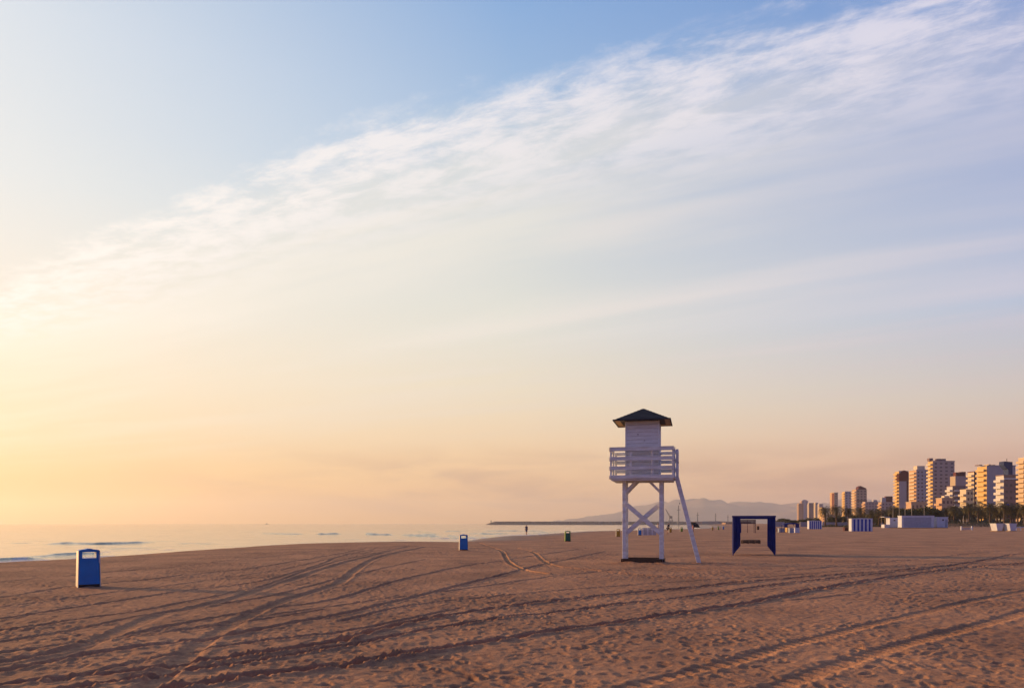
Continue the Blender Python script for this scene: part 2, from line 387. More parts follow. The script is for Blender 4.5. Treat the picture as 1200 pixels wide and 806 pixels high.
# ------------------------------------------------------------------ the sea
ang = np.concatenate([np.arange(-0.80, 0.30, 0.0016), np.linspace(0.30, 2*PI-0.80, 150, endpoint=False)])
rad = np.concatenate([np.geomspace(5, 38, 14, endpoint=False), np.geomspace(38, 330, 620, endpoint=False), np.geomspace(330, 1500, 160, endpoint=False), np.geomspace(1500, 11400, 80)])
A, Rr = np.meshgrid(ang, rad); X = Rr*np.sin(A); Y = Rr*np.cos(A)
amp = sstep(20, 60, Rr)
Z = WATER_Z+amp*(0.035*vnoise(X/9+Y/30, Y/5)+0.02*vnoise(X/3, Y/2.2)+0.02*vnoise(X/22, Y/14))
foam = np.zeros_like(Z)
def w1(px, py): Y_ = F*(EYE-WATER_Z)/(py-HY); return ((px-CX)/F*Y_, Y_)
WV = [ ([(50,638),(75,636.6),(110,637.2),(150,636.4),(190,635.2)], .42, .55), ([(200,636.8),(235,636.4),(262,637.4)], .12, .6),
  ([(8,636.6),(40,636)], .12, .5),
  ([(-20,657.5),(20,655.8),(45,655.6)], .32, .5), ([(42,652.6),(70,650.6),(100,649.4),(128,648.8)], .28, .55), ([(120,643.5),(200,641)], .12, .6),
  ([(303,625),(330,625.6),(362,626)], .22, .9), ([(370,625.5),(377,626),(402,625.6)], .34, .9), ([(428,625.6),(434,626.2),(462,626.6)], .4, .8), ([(466,627),(474,627),(520,629)], .34, .8),
  ([(484,623.2),(490,623),(512,626)], .3, .9), ([(490,625.4),(500,626.4),(515,626)], .3, .8), ([(522,627.6),(540,628.8),(556,630)], .3, .7), ([(513,632),(530,630.5),(560,630.4),(584,628.6)], .22, .5),
  ([(545,624.8),(575,625.6),(600,624.6)], .3, .8), ([(560,622),(600,622),(645,622)], .3, 1.0), ([(600,624.4),(640,624),(660,622.5)], .25, .7), ([(520,622.5),(550,622.3)], .2, 1.0), ([(655,619.8),(690,620)], .2, 1.2), ([(600,626.3),(640,624.8),(665,623.2),(690,621.5)], .12, .6)]
for pts, a, wd in WV:
    P = catmull([w1(*p) for p in pts], 5); tot = sum(math.hypot(*(P[i+1]-P[i])) for i in range(len(P)-1)); s = 0
    best = np.full(X.shape, 1e9); sg = np.zeros(X.shape); ar = np.zeros(X.shape)
    bb = (X > P[:, 0].min()-8) & (X < P[:, 0].max()+8) & (Y > P[:, 1].min()-9) & (Y < P[:, 1].max()+9)
    idx = np.nonzero(bb.ravel())[0]; xx = X.ravel()[idx]; yy = Y.ravel()[idx]
    bd = np.full(len(idx), 1e9); sd = np.zeros(len(idx)); aa = np.zeros(len(idx))
    for i in range(len(P)-1):
        ax, ay = P[i]; dx, dy = P[i+1]-P[i]; L = math.hypot(dx, dy)
        if L < 1e-6: continue
        tr_ = ((xx-ax)*dx+(yy-ay)*dy)/L/L; t = np.clip(tr_, 0, 1)
        d = np.hypot(xx-ax-t*dx, yy-ay-t*dy); k = d < bd
        c = (dx*(yy-ay)-dy*(xx-ax))/L
        bd[k] = d[k]; sd[k] = c[k]; aa[k] = (s+t[k]*L)/tot; s += L
    sd = np.where(sd > 0, bd, -bd)          # positive = far side
    env = sstep(0, .18, aa)*sstep(0, .18, 1-aa)*(0.75+0.25*vnoise(aa*tot/1.5, aa*0+a*50))
    prof = np.where(sd < 0, np.exp(-(sd/(wd*0.38))**2), np.exp(-(sd/(wd*2.2))**2))
    Z.ravel()[idx] += (1.0 if P[:, 1].mean() > 130 else .55)*a*env*prof
    foam.ravel()[idx] = np.maximum(foam.ravel()[idx], env*np.exp(-((sd+wd*1.6)/(wd*1.3))**2)*(0.5+0.5*vnoise(xx*1.3, yy*1.3)))
S = seaward(X, Y)
fn = sstep(0.1, 0.5, vnoise(X/2.3+5, Y/5)+0.5*vnoise(X/0.8, Y/1.6))
foam = np.maximum(foam*0.8, fn*sstep(4, 7, S)*(1-sstep(14, 30, S))*0.9)
foam = np.maximum(foam, (1-sstep(6.5, 9.5, S+1.0*vnoise(X/3, Y/3)))*0.9)
foam *= (Rr < 320)
N = NT('sea_water'); tc = N.n('ShaderNodeTexCoord'); N.b.inputs['Base Color'].default_value = (0.05,0.048,0.042,1)
N.b.inputs['IOR'].default_value = 1.75; N.b.inputs['Roughness'].default_value = 0.08
mp = N.n('ShaderNodeMapping'); mp.inputs['Scale'].default_value = (0.55, 1.0, 1); N.l(tc.outputs['Object'], mp.inputs['Vector'])
a1 = noise(N, mp.outputs[0], 1.6, 5, .6); b1 = N.n('ShaderNodeBump'); b1.inputs['Strength'].default_value = .5; b1.inputs['Distance'].default_value = .10
N.l(a1.outputs['Fac'], b1.inputs['Height']); N.l(b1.outputs['Normal'], N.b.inputs['Normal'])
fa = N.n('ShaderNodeAttribute', attribute_name='foam'); fo = N.n('ShaderNodeBsdfDiffuse'); fo.inputs['Color'].default_value = (0.75,0.72,0.70,1)
n5 = noise(N, tc.outputs['Object'], 3.0, 6, .7)
pm = N.n('ShaderNodeMath', operation='MULTIPLY'); N.l(fa.outputs['Fac'], pm.inputs[0]); N.l(n5.outputs['Fac'], pm.inputs[1])
pr = N.n('ShaderNodeMapRange'); N.l(pm.outputs[0], pr.inputs[0]); pr.inputs[1].default_value = .22; pr.inputs[2].default_value = .55
ms = N.n('ShaderNodeMixShader'); N.l(pr.outputs[0], ms.inputs[0]); N.l(N.b.outputs[0], ms.inputs[1]); N.l(fo.outputs[0], ms.inputs[2]); N.l(ms.outputs[0], N.out.inputs['Surface'])
sea = grid_obj('sea_water', X, Y, Z, True, N.m, {'foam': foam}); tag(sea, kind='structure')
del X, Y, Z, S, A, Rr, foam, fn

# ------------------------------------------------------------------ far ridges
def ridge(name, prof, D, depth, seed):
    px = np.array([p[0] for p in prof], float); py = np.array([p[1] for p in prof], float)
    u = np.linspace(px[0], px[-1], 340); Hh = np.interp(u, px, (HY-py))*D/F
    v = np.linspace(-1, 1, 60); U, V = np.meshgrid((u-CX)/F, v)
    Hm = np.repeat(Hh[None, :], 60, 0)
    Yy = D+V*depth/2; Xx = U*D
    sh = (1-np.abs(V)**1.3)
    Zz = Hm*sh*(1+0.16*vnoise(Xx/240+seed, Yy/240)*(np.abs(V) > .05))+18*vnoise(Xx/90, Yy/90+seed)*sh*(np.abs(V) > .05)-4
    Zz = np.where(np.abs(V) > .97, -6, Zz)
    o = grid_obj(name, Xx, Yy, Zz, False, M['mount']); tag(o, kind='structure'); return o
ridge('mountain_ridge', [(630,613.4),(660,609),(690,605),(720,601),(745,595),(776.6,588.8),(787,588),(802.5,584.5),(811.5,583.4),(825,584.3),(834,586),(847.5,589.5),(856.5,590),(865.5,587.5),(874.5,587),(881,588.8),(892.5,588),(904,588.5),(915,590.4),(926,588.8),(935,588),(960,590),(1000,586),(1040,590),(1090,585),(1140,588),(1200,584),(1260,592),(1340,612)], 9000, 3200, 3)

# ------------------------------------------------------------------ breakwater and harbour
mb = MB(); D = 2000.0
x0, x1 = (568-CX)/F*D, 620.0
nx = 260; prof = [(-16,-3),(-9,3.2),(-6,7.2),(4,7.4),(7,3.5),(15,-3)]
vs = []; fs = []
for i in range(nx):
    t = i/(nx-1); x = x0+(x1-x0)*t; k = min(1, max(0.05, (x-x0)/26.0))
    for (py, pz) in prof: vs.append((x+random.uniform(-1,1), D+py+random.uniform(-1.2,1.2), -1.2+(pz+1.5)*k*(1 if pz < 7 else 1)+random.uniform(-.45,.45)))
n = len(prof)
for i in range(nx-1):
    for k in range(n-1): fs.append((i*n+k, (i+1)*n+k, (i+1)*n+k+1, i*n+k+1))
fs += [tuple(range(n)), tuple((nx-1)*n+k for k in range(n-1, -1, -1))]
mb.add(vs, fs); bw = mb.build('breakwater', M['rock']); tag(bw, 'long low rocky breakwater running along the horizon behind the lifeguard tower', 'breakwater')
bc = thing('harbour_beacon', ((575.5-CX)/F*D, D, 5.2), 0, 'tiny beacon standing on the sea end of the breakwater', 'beacon')
MB().tube([(0,0,0),(0,0,3.2)], [1.3,1.0], 10).build('tower', M['rock'], bc); MB().tube([(0,0,3.2),(0,0,4.6),(0,0,5.2)], [1.5,1.4,.1], 10).build('lantern', M['metal_grey'], bc)
def crane(px, Y_, top, kind, label):
    z0 = gz((px-CX)/F*Y_, Y_); k = Y_/F; Ht = (HY-top)*k+1.6
    t = thing('harbour_crane', ((px-CX)*k, Y_, z0), 0, label, 'crane', 'harbour cranes on the skyline')
    b = MB()
    if kind == 'jib':
        for sx in (-1, 1): b.beam((sx*7, 0, 0), (sx*2.5, 0, Ht*.36), 1.3, 1.3)
        b.box((0,0,Ht*.2), (10,5,1.6)); b.build('portal', M['metal_grey'], t)
        MB().box((0,0,Ht*.36+3), (7,6,6)).build('cab', M['metal_grey'], t)
        j = MB(); a0 = Vector((-1,0,Ht*.36+3)); a1_ = Vector((-13,0,Ht))
        for s_ in (-1, 1): j.beam(a0+Vector((s_*1.4,0,0)), a1_, .9, .9)
        for q in range(1, 6): j.beam(a0.lerp(a1_, q/6)-Vector((1.2*(1-q/6),0,0)), a0.lerp(a1_, q/6)+Vector((1.2*(1-q/6),0,0)), .5, .5)
        j.build('jib', M['metal_grey'], t)
    else:
        for sx in (-1, 1):
            for sy in (-1, 1): b.beam((sx*1.1*kind, sy*1.1*kind, 0), (sx*.5*kind, sy*.5*kind, Ht*.96), .75, .75)
        q = 0
        while q < Ht*.92:
            b.beam((-1.1*kind*(1-q/Ht*.5), 0, q), (1.1*kind*(1-q/Ht*.5), 0, q+3), .5, .5); q += 4
        b.build('mast', M['metal_grey'], t)
        MB().beam((-4*kind,0,Ht*.72), (5*kind,0,Ht*.74), .9, 1.2).build('jib', M['metal_grey'], t)
        MB().box((0,0,2.2), (6*kind,5,4.4)).build('base', M['metal_grey'], t)
crane(786, 1900, 597, 'jib', 'harbour crane with a slanted jib right of the tower\'s right leg')
crane(795.2, 1950, 592, 1.0, 'tallest thin harbour mast crane beside the tower ladder')
crane(817.5, 2000, 600.5, .7, 'short harbour mast above the dark beach parasol')
crane(838.5, 2100, 601.5, .5, 'faint thin harbour mast above the amber bin')
crane(853, 2100, 603.5, .5, 'faintest harbour mast just left of the large navy canopy')
def shed(px0, px1, top, Y_, m, label, roofm=None):
    k = Y_/F; xc = ((px0+px1)/2-CX)*k; z0 = gz(xc, Y_); w = (px1-px0)*k; hh = (HY-top)*k+EYE-z0
    t = thing('harbour_shed', (xc, Y_, z0), 0, label, 'shed', 'low sheds along the harbour')
    MB().box((0,0,hh*.4), (w,16,hh*.8)).build('wall', m, t)
    MB().prism([(-w/2-.5,hh*.8),(w/2+.5,hh*.8),(w/2,hh*.92),(0,hh),(-w/2,hh*.92)], -8.6, 8.6).build('roof', roofm or m, t)
shed(822, 852, 610.4, 1700, mat('slate_blue_cladding', (0.16,0.18,0.24), .7, .2, .1), 'long blue grey harbour shed low on the horizon')
shed(813, 822, 610.9, 1600, mat('pink_cladding', (0.36,0.2,0.17), .7, .2, .1), 'short pinkish harbour shed behind the dark parasol')
shed(848, 860, 611.8, 900, mat('sand_render', (0.4,0.27,0.2), .8, .2, .1), 'low sand coloured hut left of the large navy canopy')
Yb = 3000.0; t = thing('fishing_boat', ((313-CX)/F*Yb, Yb, WATER_Z), 0.2, 'tiny dark boat far out on the sea horizon at left', 'boat')
MB().add([(-6,-1.6,-.4),(6,-1.6,-.4),(8,0,1.8),(6,1.6,-.4),(-6,1.6,-.4),(-6.6,-1.8,1.5),(5.5,-2,1.5),(5.5,2,1.5),(-6.6,1.8,1.5)], [(0,1,6,5),(1,2,6),(2,3,7),(2,7,6),(3,4,8,7),(4,0,5,8),(5,6,7,8),(0,4,3,1),(1,3,2)]).build('hull', M['metal_grey'], t)
MB().box((-1.5,0,3), (4,2.6,3)).build('cabin', M['metal_grey'], t); MB().tube([(0,0,3),(0,0,8)], .3, 6).build('mast', M['metal_grey'], t)

# ------------------------------------------------------------------ lifeguard tower
TW = thing('lifeguard_tower', (5.37, 31.4, 0), math.radians(-13.5), 'tall white wooden lifeguard tower with a dark pyramid roof on crossed legs', 'lifeguard tower')
zD = 3.40
for sx in (-1, 1):
    for sy in (-1, 1):
        MB().box((sx*.735, sy*.5, zD/2-.05), (.145, .15, zD+.1)).build('leg', M['white_wood'], TW, bevel=.008)
for sy in (-1, 1):
    yb = sy*.5-.088
    MB().beam((-.70, yb, 2.42), (.70, yb, 1.22), .03, .145, (0,0,1)).build('cross_brace', M['white_wood'], TW, bevel=.004)
    MB().beam((-.70, yb+.176, 1.22), (.70, yb+.176, 2.42), .03, .145).build('cross_brace', M['white_wood'], TW, bevel=.004)
    for sx in (-1, 1):
        MB().beam((sx*.70, yb+.088, 2.86), (sx*.20, yb+.088, 3.38), .05, .10).build('knee_brace', M['white_wood'], TW, bevel=.004)
for sx in (-1, 1):
    MB().beam((sx*.735, -.44, 2.86), (sx*.735, .1, 3.38), .05, .10).build('knee_brace', M['white_wood'], TW, bevel=.004)
    MB().beam((sx*.735, -.42, 1.2), (sx*.735, .42, 2.4), .05, .10).build('cross_brace', M['white_wood'], TW, bevel=.004)
for (p0, p1) in (((-.80,-.60,.08),(.80,-.60,.08)), ((-.80,.60,.08),(.80,.60,.08)), ((-.835,-.6,.1),(-.835,.6,.1)), ((.835,-.6,.1),(.835,.6,.1))):
    sk = .24 if p0[1] == p1[1] else .18
    MB().beam(p0, p1, .045, sk).build('ground_beam', M['old_wood'], TW, bevel=.005)
# deck
b = MB()
for i in range(17): b.box((-1.2+i*.15, 0, zD+.055), (.143, 2.0, .03))
b.build('deck', M['white_wood'], TW)
for y_ in (-.96, -.5, 0, .5, .96): MB().box((0, y_, zD-.02), (2.42, .07, .12)).build('joist', M['white_wood'], TW, bevel=.004)
# railing (front, back, left; the right side opens on the ladder)
def rail(p0, p1, zs, name='railing_board'):
    for (za, zb) in zs: MB().beam((p0[0],p0[1],(za+zb)/2), (p1[0],p1[1],(za+zb)/2), .028, zb-za).build(name, M['white_wood'], TW, bevel=.004)
ZS = [(3.395,3.53),(3.745,3.885),(4.115,4.265),(4.49,4.62)]
HXr, HYr = 1.235, 1.0
rail((-HXr-.02,-HYr-.046),(HXr+.02,-HYr-.046), ZS); rail((-HXr-.02,HYr+.046),(HXr+.02,HYr+.046), ZS)
rail((-HXr-.046,-HYr+.01),(-HXr-.046,HYr-.01), ZS)
rail((HXr+.046,-HYr+.01),(HXr+.046,-.30), ZS); rail((HXr+.046,.30),(HXr+.046,HYr-.01), ZS)
for (x_, y_) in ((-HXr+.02,-HYr+.01),(HXr-.02,-HYr+.01),(-HXr+.02,HYr-.01),(HXr-.02,HYr-.01),(-.42,-HYr+.01),(.42,-HYr+.01),(-.42,HYr-.01),(.42,HYr-.01),(-HXr+.02,0),(HXr-.02,-.32),(HXr-.02,.32)):
    MB().box((x_, y_, (3.47+4.60)/2), (.075, .06, 4.60-3.47)).build('railing_post', M['white_wood'], TW, bevel=.004)
MB().box((-.62,-HYr-.01,4.635),(1.3,.12,.028)).build('handrail', M['white_wood'], TW); MB().box((.64,-HYr-.01,4.635),(1.22,.12,.028)).build('handrail', M['white_wood'], TW)
# cabin of stacked boards
cw, z0, z1 = .645, zD+.07, 5.72
b = MB(); z = z0; i = 0
while z < z1-.02:
    hh = min(.148, z1-z)
    b.box((0,-cw,z+hh/2), (2*cw, .026, hh-.007)); b.box((0,cw,z+hh/2), (2*cw, .026, hh-.007))
    b.box((-cw+.012,0,z+hh/2), (.026, 2*cw-.03, hh-.007)); b.box((cw-.012,0,z+hh/2), (.026, 2*cw-.03, hh-.007)); z += .15
cab = b.build('cabin_wall', M['cabin_wood'], TW)
MB().box((0,0,(z0+z1)/2),(2*cw-.07,2*cw-.07,z1-z0-.01)).build('inner_lining', M['old_wood'], TW)
for sx in (-1, 1):
    for sy in (-1, 1): MB().box((sx*(cw+.004), sy*(cw+.006), (z0+z1)/2), (.06,.05,z1-z0)).build('corner_trim', M['cabin_wood'], TW, bevel=.004)
dr = MB().box((cw+.02,.0,z0+.98),(.03,.66,1.9)).build('door', M['cabin_wood'], TW, bevel=.004)
MB().tube([(cw+.03,-.24,z0+.95),(cw+.09,-.24,z0+.95),(cw+.09,-.14,z0+.95)], .012, 6).build('handle', M['metal_grey'], dr)
# small dark knots and a screw plate seen on the front boards
MB().box((-.17,-cw-.015,5.18),(.035,.006,.05)).build('latch_plate', M['metal_grey'], TW)
MB().box((.09,-cw-.015,4.93),(.05,.006,.02)).build('latch_plate', M['metal_grey'], TW)
# roof
ew, ez, az_ = 1.12, 5.70, 6.29
mb = MB(); nl = 9
for k in range(nl):
    ta, tb = k/nl, (k+1)/nl
    wa, wb = ew*(1-ta)+.0, ew*(1-tb)+.02
    za, zb = ez+(az_-ez)*ta+.03, ez+(az_-ez)*tb+.01
    wb = max(wb, .01)
    vs = [(-wa,-wa,za),(wa,-wa,za),(wa,wa,za),(-wa,wa,za),(-wb,-wb,zb),(wb,-wb,zb),(wb,wb,zb),(-wb,wb,zb)]
    mb.add(vs, [(0,1,5,4),(1,2,6,5),(2,3,7,6),(3,0,4,7),(3,2,1,0)]+([(4,5,6,7)] if k == nl-1 else []))
mb.build('roof_cover', M['roof'], TW)
MB().add([(-ew+.03,-ew+.03,ez+.012),(ew-.03,-ew+.03,ez+.012),(ew-.03,ew-.03,ez+.012),(-ew+.03,ew-.03,ez+.012),(-cw,-cw,ez+.05),(cw,-cw,ez+.05),(cw,cw,ez+.05),(-cw,cw,ez+.05)],
         [(0,1,5,4),(1,2,6,5),(2,3,7,6),(3,0,4,7)]).build('soffit', M['soffit'], TW)
b = MB()
for s_ in (-1, 1): b.box((0, s_*ew, ez+.02), (2*ew+.03, .025, .05)); b.box((s_*ew, 0, ez+.02), (.025, 2*ew-.03, .05))
b.build('fascia', M['roof'], TW)
# ladder with raised handrails
la, lb = Vector((1.34, 0, 3.46)), Vector((2.23, 0, 0.0))
for sy in (-1, 1):
    MB().beam(la+Vector((0,sy*.25,0)), lb+Vector((0,sy*.25,-.05)), .05, .17, (0,0,1)).build('ladder_stringer', M['white_wood'], TW, bevel=.004)
    MB().box((1.36, sy*.25, 4.02), (.10, .05, 1.15)).build('ladder_handrail', M['white_wood'], TW, bevel=.004)
for i in range(11):
    p = la.lerp(lb, (i+.7)/11.3); MB().box((p.x, 0, p.z), (.09, .46, .03)).build('ladder_step', M['white_wood'], TW)
MB().box((1.46,-.28,2.42),(.03,.03,.06)).build('bolt', M['metal_grey'], TW); MB().box((1.41,-.285,4.05),(.04,.03,.05)).build('bolt', M['lamp_metal'], TW)

# ------------------------------------------------------------------ litter bins
def make_bin(m, label, loc, rz, group='litter bins standing on the beach'):
    rz = math.atan2(-loc[0], loc[1])+math.radians(9)
    t = thing('litter_bin', loc, rz, label, 'litter bin', group)
    w, d, H_ = .235, .17, 1.0
    b = MB()                                               # body shell, tapering a little upward, open above for the see-through slot
    b.add([(-w,-d,.10),(w,-d,.10),(w,d,.10),(-w,d,.10),(-w*.93,-d*.9,.76),(w*.93,-d*.9,.76),(w*.93,d*.9,.76),(-w*.93,d*.9,.76)], [(3,2,1,0),(4,5,6,7),(0,1,5,4),(1,2,6,5),(2,3,7,6),(3,0,4,7)])
    b.build('body', m, t, bevel=.014)
    for sx in (-1, 1): MB().add([(sx*w*.93,-d*.9,.757),(sx*w*.66,-d*.9,.757),(sx*w*.66,d*.9,.757),(sx*w*.93,d*.9,.757),(sx*w*.92,-d*.88,.93),(sx*w*.66,-d*.88,.93),(sx*w*.66,d*.88,.93),(sx*w*.92,d*.88,.93)], [(3,2,1,0),(4,5,6,7),(0,1,5,4),(1,2,6,5),(2,3,7,6),(3,0,4,7)]).build('slot_frame', m, t, bevel=.006)
    pts = [(-w*.96,.915),(w*.96,.915),(w*.95,.955),(w*.8,.972),(w*.35,.982),(w*.2,1.0),(-w*.2,1.0),(-w*.35,.982),(-w*.8,.972),(-w*.95,.955)]
    MB().prism(pts, -d*.93, d*.93).build('lid', m, t, bevel=.005)
    MB().box((0,0,.05),(2*w*.97,2*d*.97,.14)).build('base', M['bin_base'], t, bevel=.01)
    for sx in (-1, 1):
        MB().add([(sx*(w+.004),-d*.98,.0),(sx*(w+.022),-d*.98,.0),(sx*(w+.022),d*.98,.0),(sx*(w+.004),d*.98,.0),(sx*(w*.93+.004),-d*.88,.95),(sx*(w*.93+.022),-d*.88,.95),(sx*(w*.93+.022),d*.88,.95),(sx*(w*.93+.004),d*.88,.95)],
                 [(3,2,1,0),(4,5,6,7),(0,1,5,4),(1,2,6,5),(2,3,7,6),(3,0,4,7)]).build('side_plate', M['steel'], t, bevel=.003)
        MB().box((sx*(w+.012),-d*.8,.015),(.05,.06,.05)).build('foot', M['steel'], t)
    return t
x_, y_, z_, k_ = at(103.5, 688)
big = make_bin(M['blue_bin'], 'large blue litter bin with a see-through slot at left, nearest the camera', (x_, y_, z_-.02), math.radians(14))
MB().box((.222,-.175,.74),(.03,.004,.2)).build('sticker', M['sticker'], big)
x_, y_, z_, k_ = at(543, 645); make_bin(M['blue_bin'], 'blue litter bin standing at the edge of the sand in front of the waves', (x_, y_, z_-.02), math.radians(8))
x_, y_, z_, k_ = at(665.2, 634.2); gb = make_bin(M['green_bin'], 'green litter bin on the sand left of the lifeguard tower', (x_, y_, z_-.02), math.radians(8))
for c in gb.children:
    if c.name.startswith('side_plate'): c.data.materials[0] = M['lime_bin']
x_, y_, z_, k_ = at(724.3, 629); make_bin(M['yellow_bin'], 'small yellow litter bin just left of the tower legs', (x_, y_, z_-.02), math.radians(10))
x_, y_, z_, k_ = at(749.6, 627); make_bin(M['blue_bin'], 'small blue litter bin seen between the tower legs', (x_, y_, z_-.02), math.radians(5))
x_, y_, z_, k_ = at(785.6, 624); make_bin(M['yellow_bin'], 'small yellow litter bin beside the person in dark clothes', (x_, y_, z_-.02), math.radians(10))
x_, y_, z_, k_ = at(798.6, 623); make_bin(M['lime_bin'], 'small lime green litter bin just left of the tower ladder', (x_, y_, z_-.02), math.radians(10))
x_, y_, z_, k_ = at(834.8, 621); make_bin(M['yellow_bin'], 'tiny amber litter bin far off between the ladder and the navy canopy', (x_, y_, z_-.02), math.radians(12))
x_, y_, z_, k_ = at(841.6, 620.4); make_bin(M['lime_bin'], 'tiny lime litter bin far off beside the amber one', (x_, y_, z_-.02), math.radians(12))
x_, y_, z_, k_ = at(847.5, 620); make_bin(M['blue_bin'], 'tiny dark blue litter bin far off, nearest the navy canopy', (x_, y_, z_-.02), math.radians(12))

# ------------------------------------------------------------------ people
def skin_mesh(name, verts, edges, radii, m, parent, sub=1, root=0):
    me = bpy.data.meshes.new(name); me.from_pydata(verts, edges, [])
    o = bpy.data.objects.new(name+'_tmp', me); COL.objects.link(o)
    o.modifiers.new('Skin', 'SKIN'); 
    if not me.skin_vertices: 
        bm = bmesh.new(); bm.from_mesh(me); bm.verts.layers.skin.verify(); bm.to_mesh(me); bm.free()
    for i, r in enumerate(radii):
        sv = me.skin_vertices[0].data[i]; sv.radius = (r, r) if not hasattr(r, '__len__') else r; sv.use_root = (i == root)
    s_ = o.modifiers.new('Sub', 'SUBSURF'); s_.levels = sub; s_.render_levels = sub
    dg = bpy.context.evaluated_depsgraph_get(); new = bpy.data.meshes.new_from_object(o.evaluated_get(dg))
    bpy.data.objects.remove(o); new.name = name; new.materials.clear(); new.materials.append(m); new.shade_smooth()
    r = bpy.data.objects.new(name, new); COL.objects.link(r); r.parent = parent; return r
def person(px, py, hgt, rz, label, top, bottom, step=.18, bend=0.0, bare=True, longc=False, zoff=0.0):
    x, y, z, k = at(px, py)
    z = z+zoff
    if zoff: y = F*(EYE-z)/(py-HY); x = (px-CX)/F*y
    t = thing('person', (x, y, z), rz, label, 'person'); s_ = hgt/1.72
    b_ = bend
    V = [(0,0,.95),(0,.0+b_*.1,1.12),(0,b_*.3,1.32),(0,b_*.42,1.46),(0,b_*.5,1.53),(0,b_*.55+.02,1.62),(0,b_*.55+.03,1.70),
         (-.09,.0,.90),(-.10,step*.55,.50),(-.10,step*.6-.04,.09),(-.10,step*.6+.12,.035),
         (.09,.0,.90),(.10,-step*.35,.50),(.10,-step*1.1,.09),(.10,-step*1.1+.15,.035),
         (-.17,b_*.4,1.42),(-.23,b_*.4-.05,1.14),(-.22,b_*.4+.08,.90),(-.21,b_*.4+.10,.84),
         (.17,b_*.4,1.42),(.23,b_*.4+.03,1.14),(.22,b_*.4+.12,.90),(.21,b_*.4+.14,.84)]
    E = [(0,1),(1,2),(2,3),(3,4),(4,5),(5,6),(0,7),(7,8),(8,9),(9,10),(0,11),(11,12),(12,13),(13,14),(3,15),(15,16),(16,17),(17,18),(3,19),(19,20),(20,21),(21,22)]
    R = [.13,.12,.135,.10,.05,.09,.075,.085,.055,.038,.03,.085,.055,.038,.03,.05,.04,.028,.03,.05,.04,.028,.03]
    for base, sx in ((18,-1),(22,1)):
        bx, by, bz = V[base]
        for q in range(5):
            V.append((bx+(.004*sx if q < 4 else -.035*sx), by-.03+.02*q, bz-(.075 if q < 4 else .03)+abs(q-1.5)*.006)); E.append((base, len(V)-1)); R.append(.009)
    V = [(a*s_, c*s_, d*s_) for a, c, d in V]; R = [r*s_ for r in R]
    skin_mesh('body', V, E, R, M['skin'], t)
    G = lambda ids: ([V[i] for i in ids], [R[i]*1.18 for i in ids])
    ids = [0,1,2,3,15,16,19,20]; vv, rr = G(ids); rr[3] *= .9
    vv[5] = tuple(np.array(vv[5])*.75+np.array(vv[4])*.25) if False else vv[5]
    skin_mesh('shirt', vv, [(0,1),(1,2),(2,3),(3,4),(4,5),(3,6),(6,7)], rr, top, t)
    if longc: ids, ed = [0,7,8,9,11,12,13], [(0,1),(1,2),(2,3),(0,4),(4,5),(5,6)]
    else: ids, ed = [0,7,8,11,12], [(0,1),(1,2),(0,3),(3,4)]
    vv, rr = G(ids); rr[0] *= 1.05
    skin_mesh('trousers' if longc else 'shorts', vv, ed, rr, bottom, t)
    hp = [Vector(V[6])+Vector((0,-.015,0.02)), Vector(V[5])+Vector((0,-.045,.02)), Vector(V[4])+Vector((0,-.05,.05))]
    skin_mesh('hair', [tuple(p) for p in hp], [(0,1),(1,2)], [.082,.078,.04], M['hair'], t)
    return t
person(617, 626.9, 1.68, math.radians(160), 'person in dark indigo clothes walking barefoot at the water\'s edge', M['indigo_cloth'], M['indigo_cloth'], step=.25, bend=.15, zoff=-.25)
person(782.6, 625.6, 1.75, math.radians(-60), 'person in dark clothes beside the tower\'s right leg and the yellow bin', M['dark_cloth'], M['dark_cloth'], bend=.35)
person(771, 625.4, 1.70, math.radians(80), 'person in pale clothes partly hidden behind the tower\'s right leg', M['pale_cloth'], M['pale_cloth'])
person(812, 623.6, 1.45, math.radians(120), 'person in pink clothes standing under the dark parasol', M['pink_cloth'], M['pink_cloth'], longc=True)

# ------------------------------------------------------------------ beach furniture
x_, y_, z_, k_ = at(761, 627)
t = thing('stacked_lounger_row', (x_, y_, z_), math.radians(4), 'row of pale grey folded loungers stood upright between the tower legs', 'loungers')
for i in range(9):
    p = MB(); xx = -.86+i*.215; hh = 1.0+.06*math.sin(i*2.1); tl = math.radians(8)
    p.beam((xx-.08,0,0),(xx-.08,.14,hh), .03, .04); p.beam((xx+.08,0,0),(xx+.08,.14,hh), .03, .04)
    for q in range(6): p.beam((xx-.09,.02+.022*q,.12+q*.17),(xx+.09,.02+.022*q,.12+q*.17), .02, .14)
    p.build('folded_lounger', M['pale_blue'] if i % 3 else M['white_paint'], t)
# dark thatched parasol
x_, y_, z_, k_ = at(812.5, 623.5)
t = thing('beach_parasol', (x_, y_, z_), 0, 'dark thatched parasol with a drooping edge just right of the tower ladder', 'parasol')
MB().tube([(0,0,-.1),(0,0,1.8)], .04, 8).build('pole', M['old_wood'], t)
vs = []; fs = []; n = 28
prf = [(0.02,1.93),(.45,1.86),(.8,1.55),(1.12,1.08),(1.1,.98),(.75,1.36),(.4,1.6),(.02,1.66)]
for j, (r_, zz) in enumerate(prf):
    for i in range(n):
        a = 2*PI*i/n; w_ = 1+(.06*math.sin(i*5.3+j) if r_ > .5 else 0); vs.append((r_*w_*math.cos(a), r_*w_*math.sin(a), zz-(.1*abs(math.sin(i*3.7)) if 3 <= j <= 4 else 0)))
for j in range(len(prf)-1):
    for i in range(n): fs.append((j*n+i, j*n+(i+1) % n, (j+1)*n+(i+1) % n, (j+1)*n+i))
MB().add(vs, fs).build('canopy', M['parasol'], t)

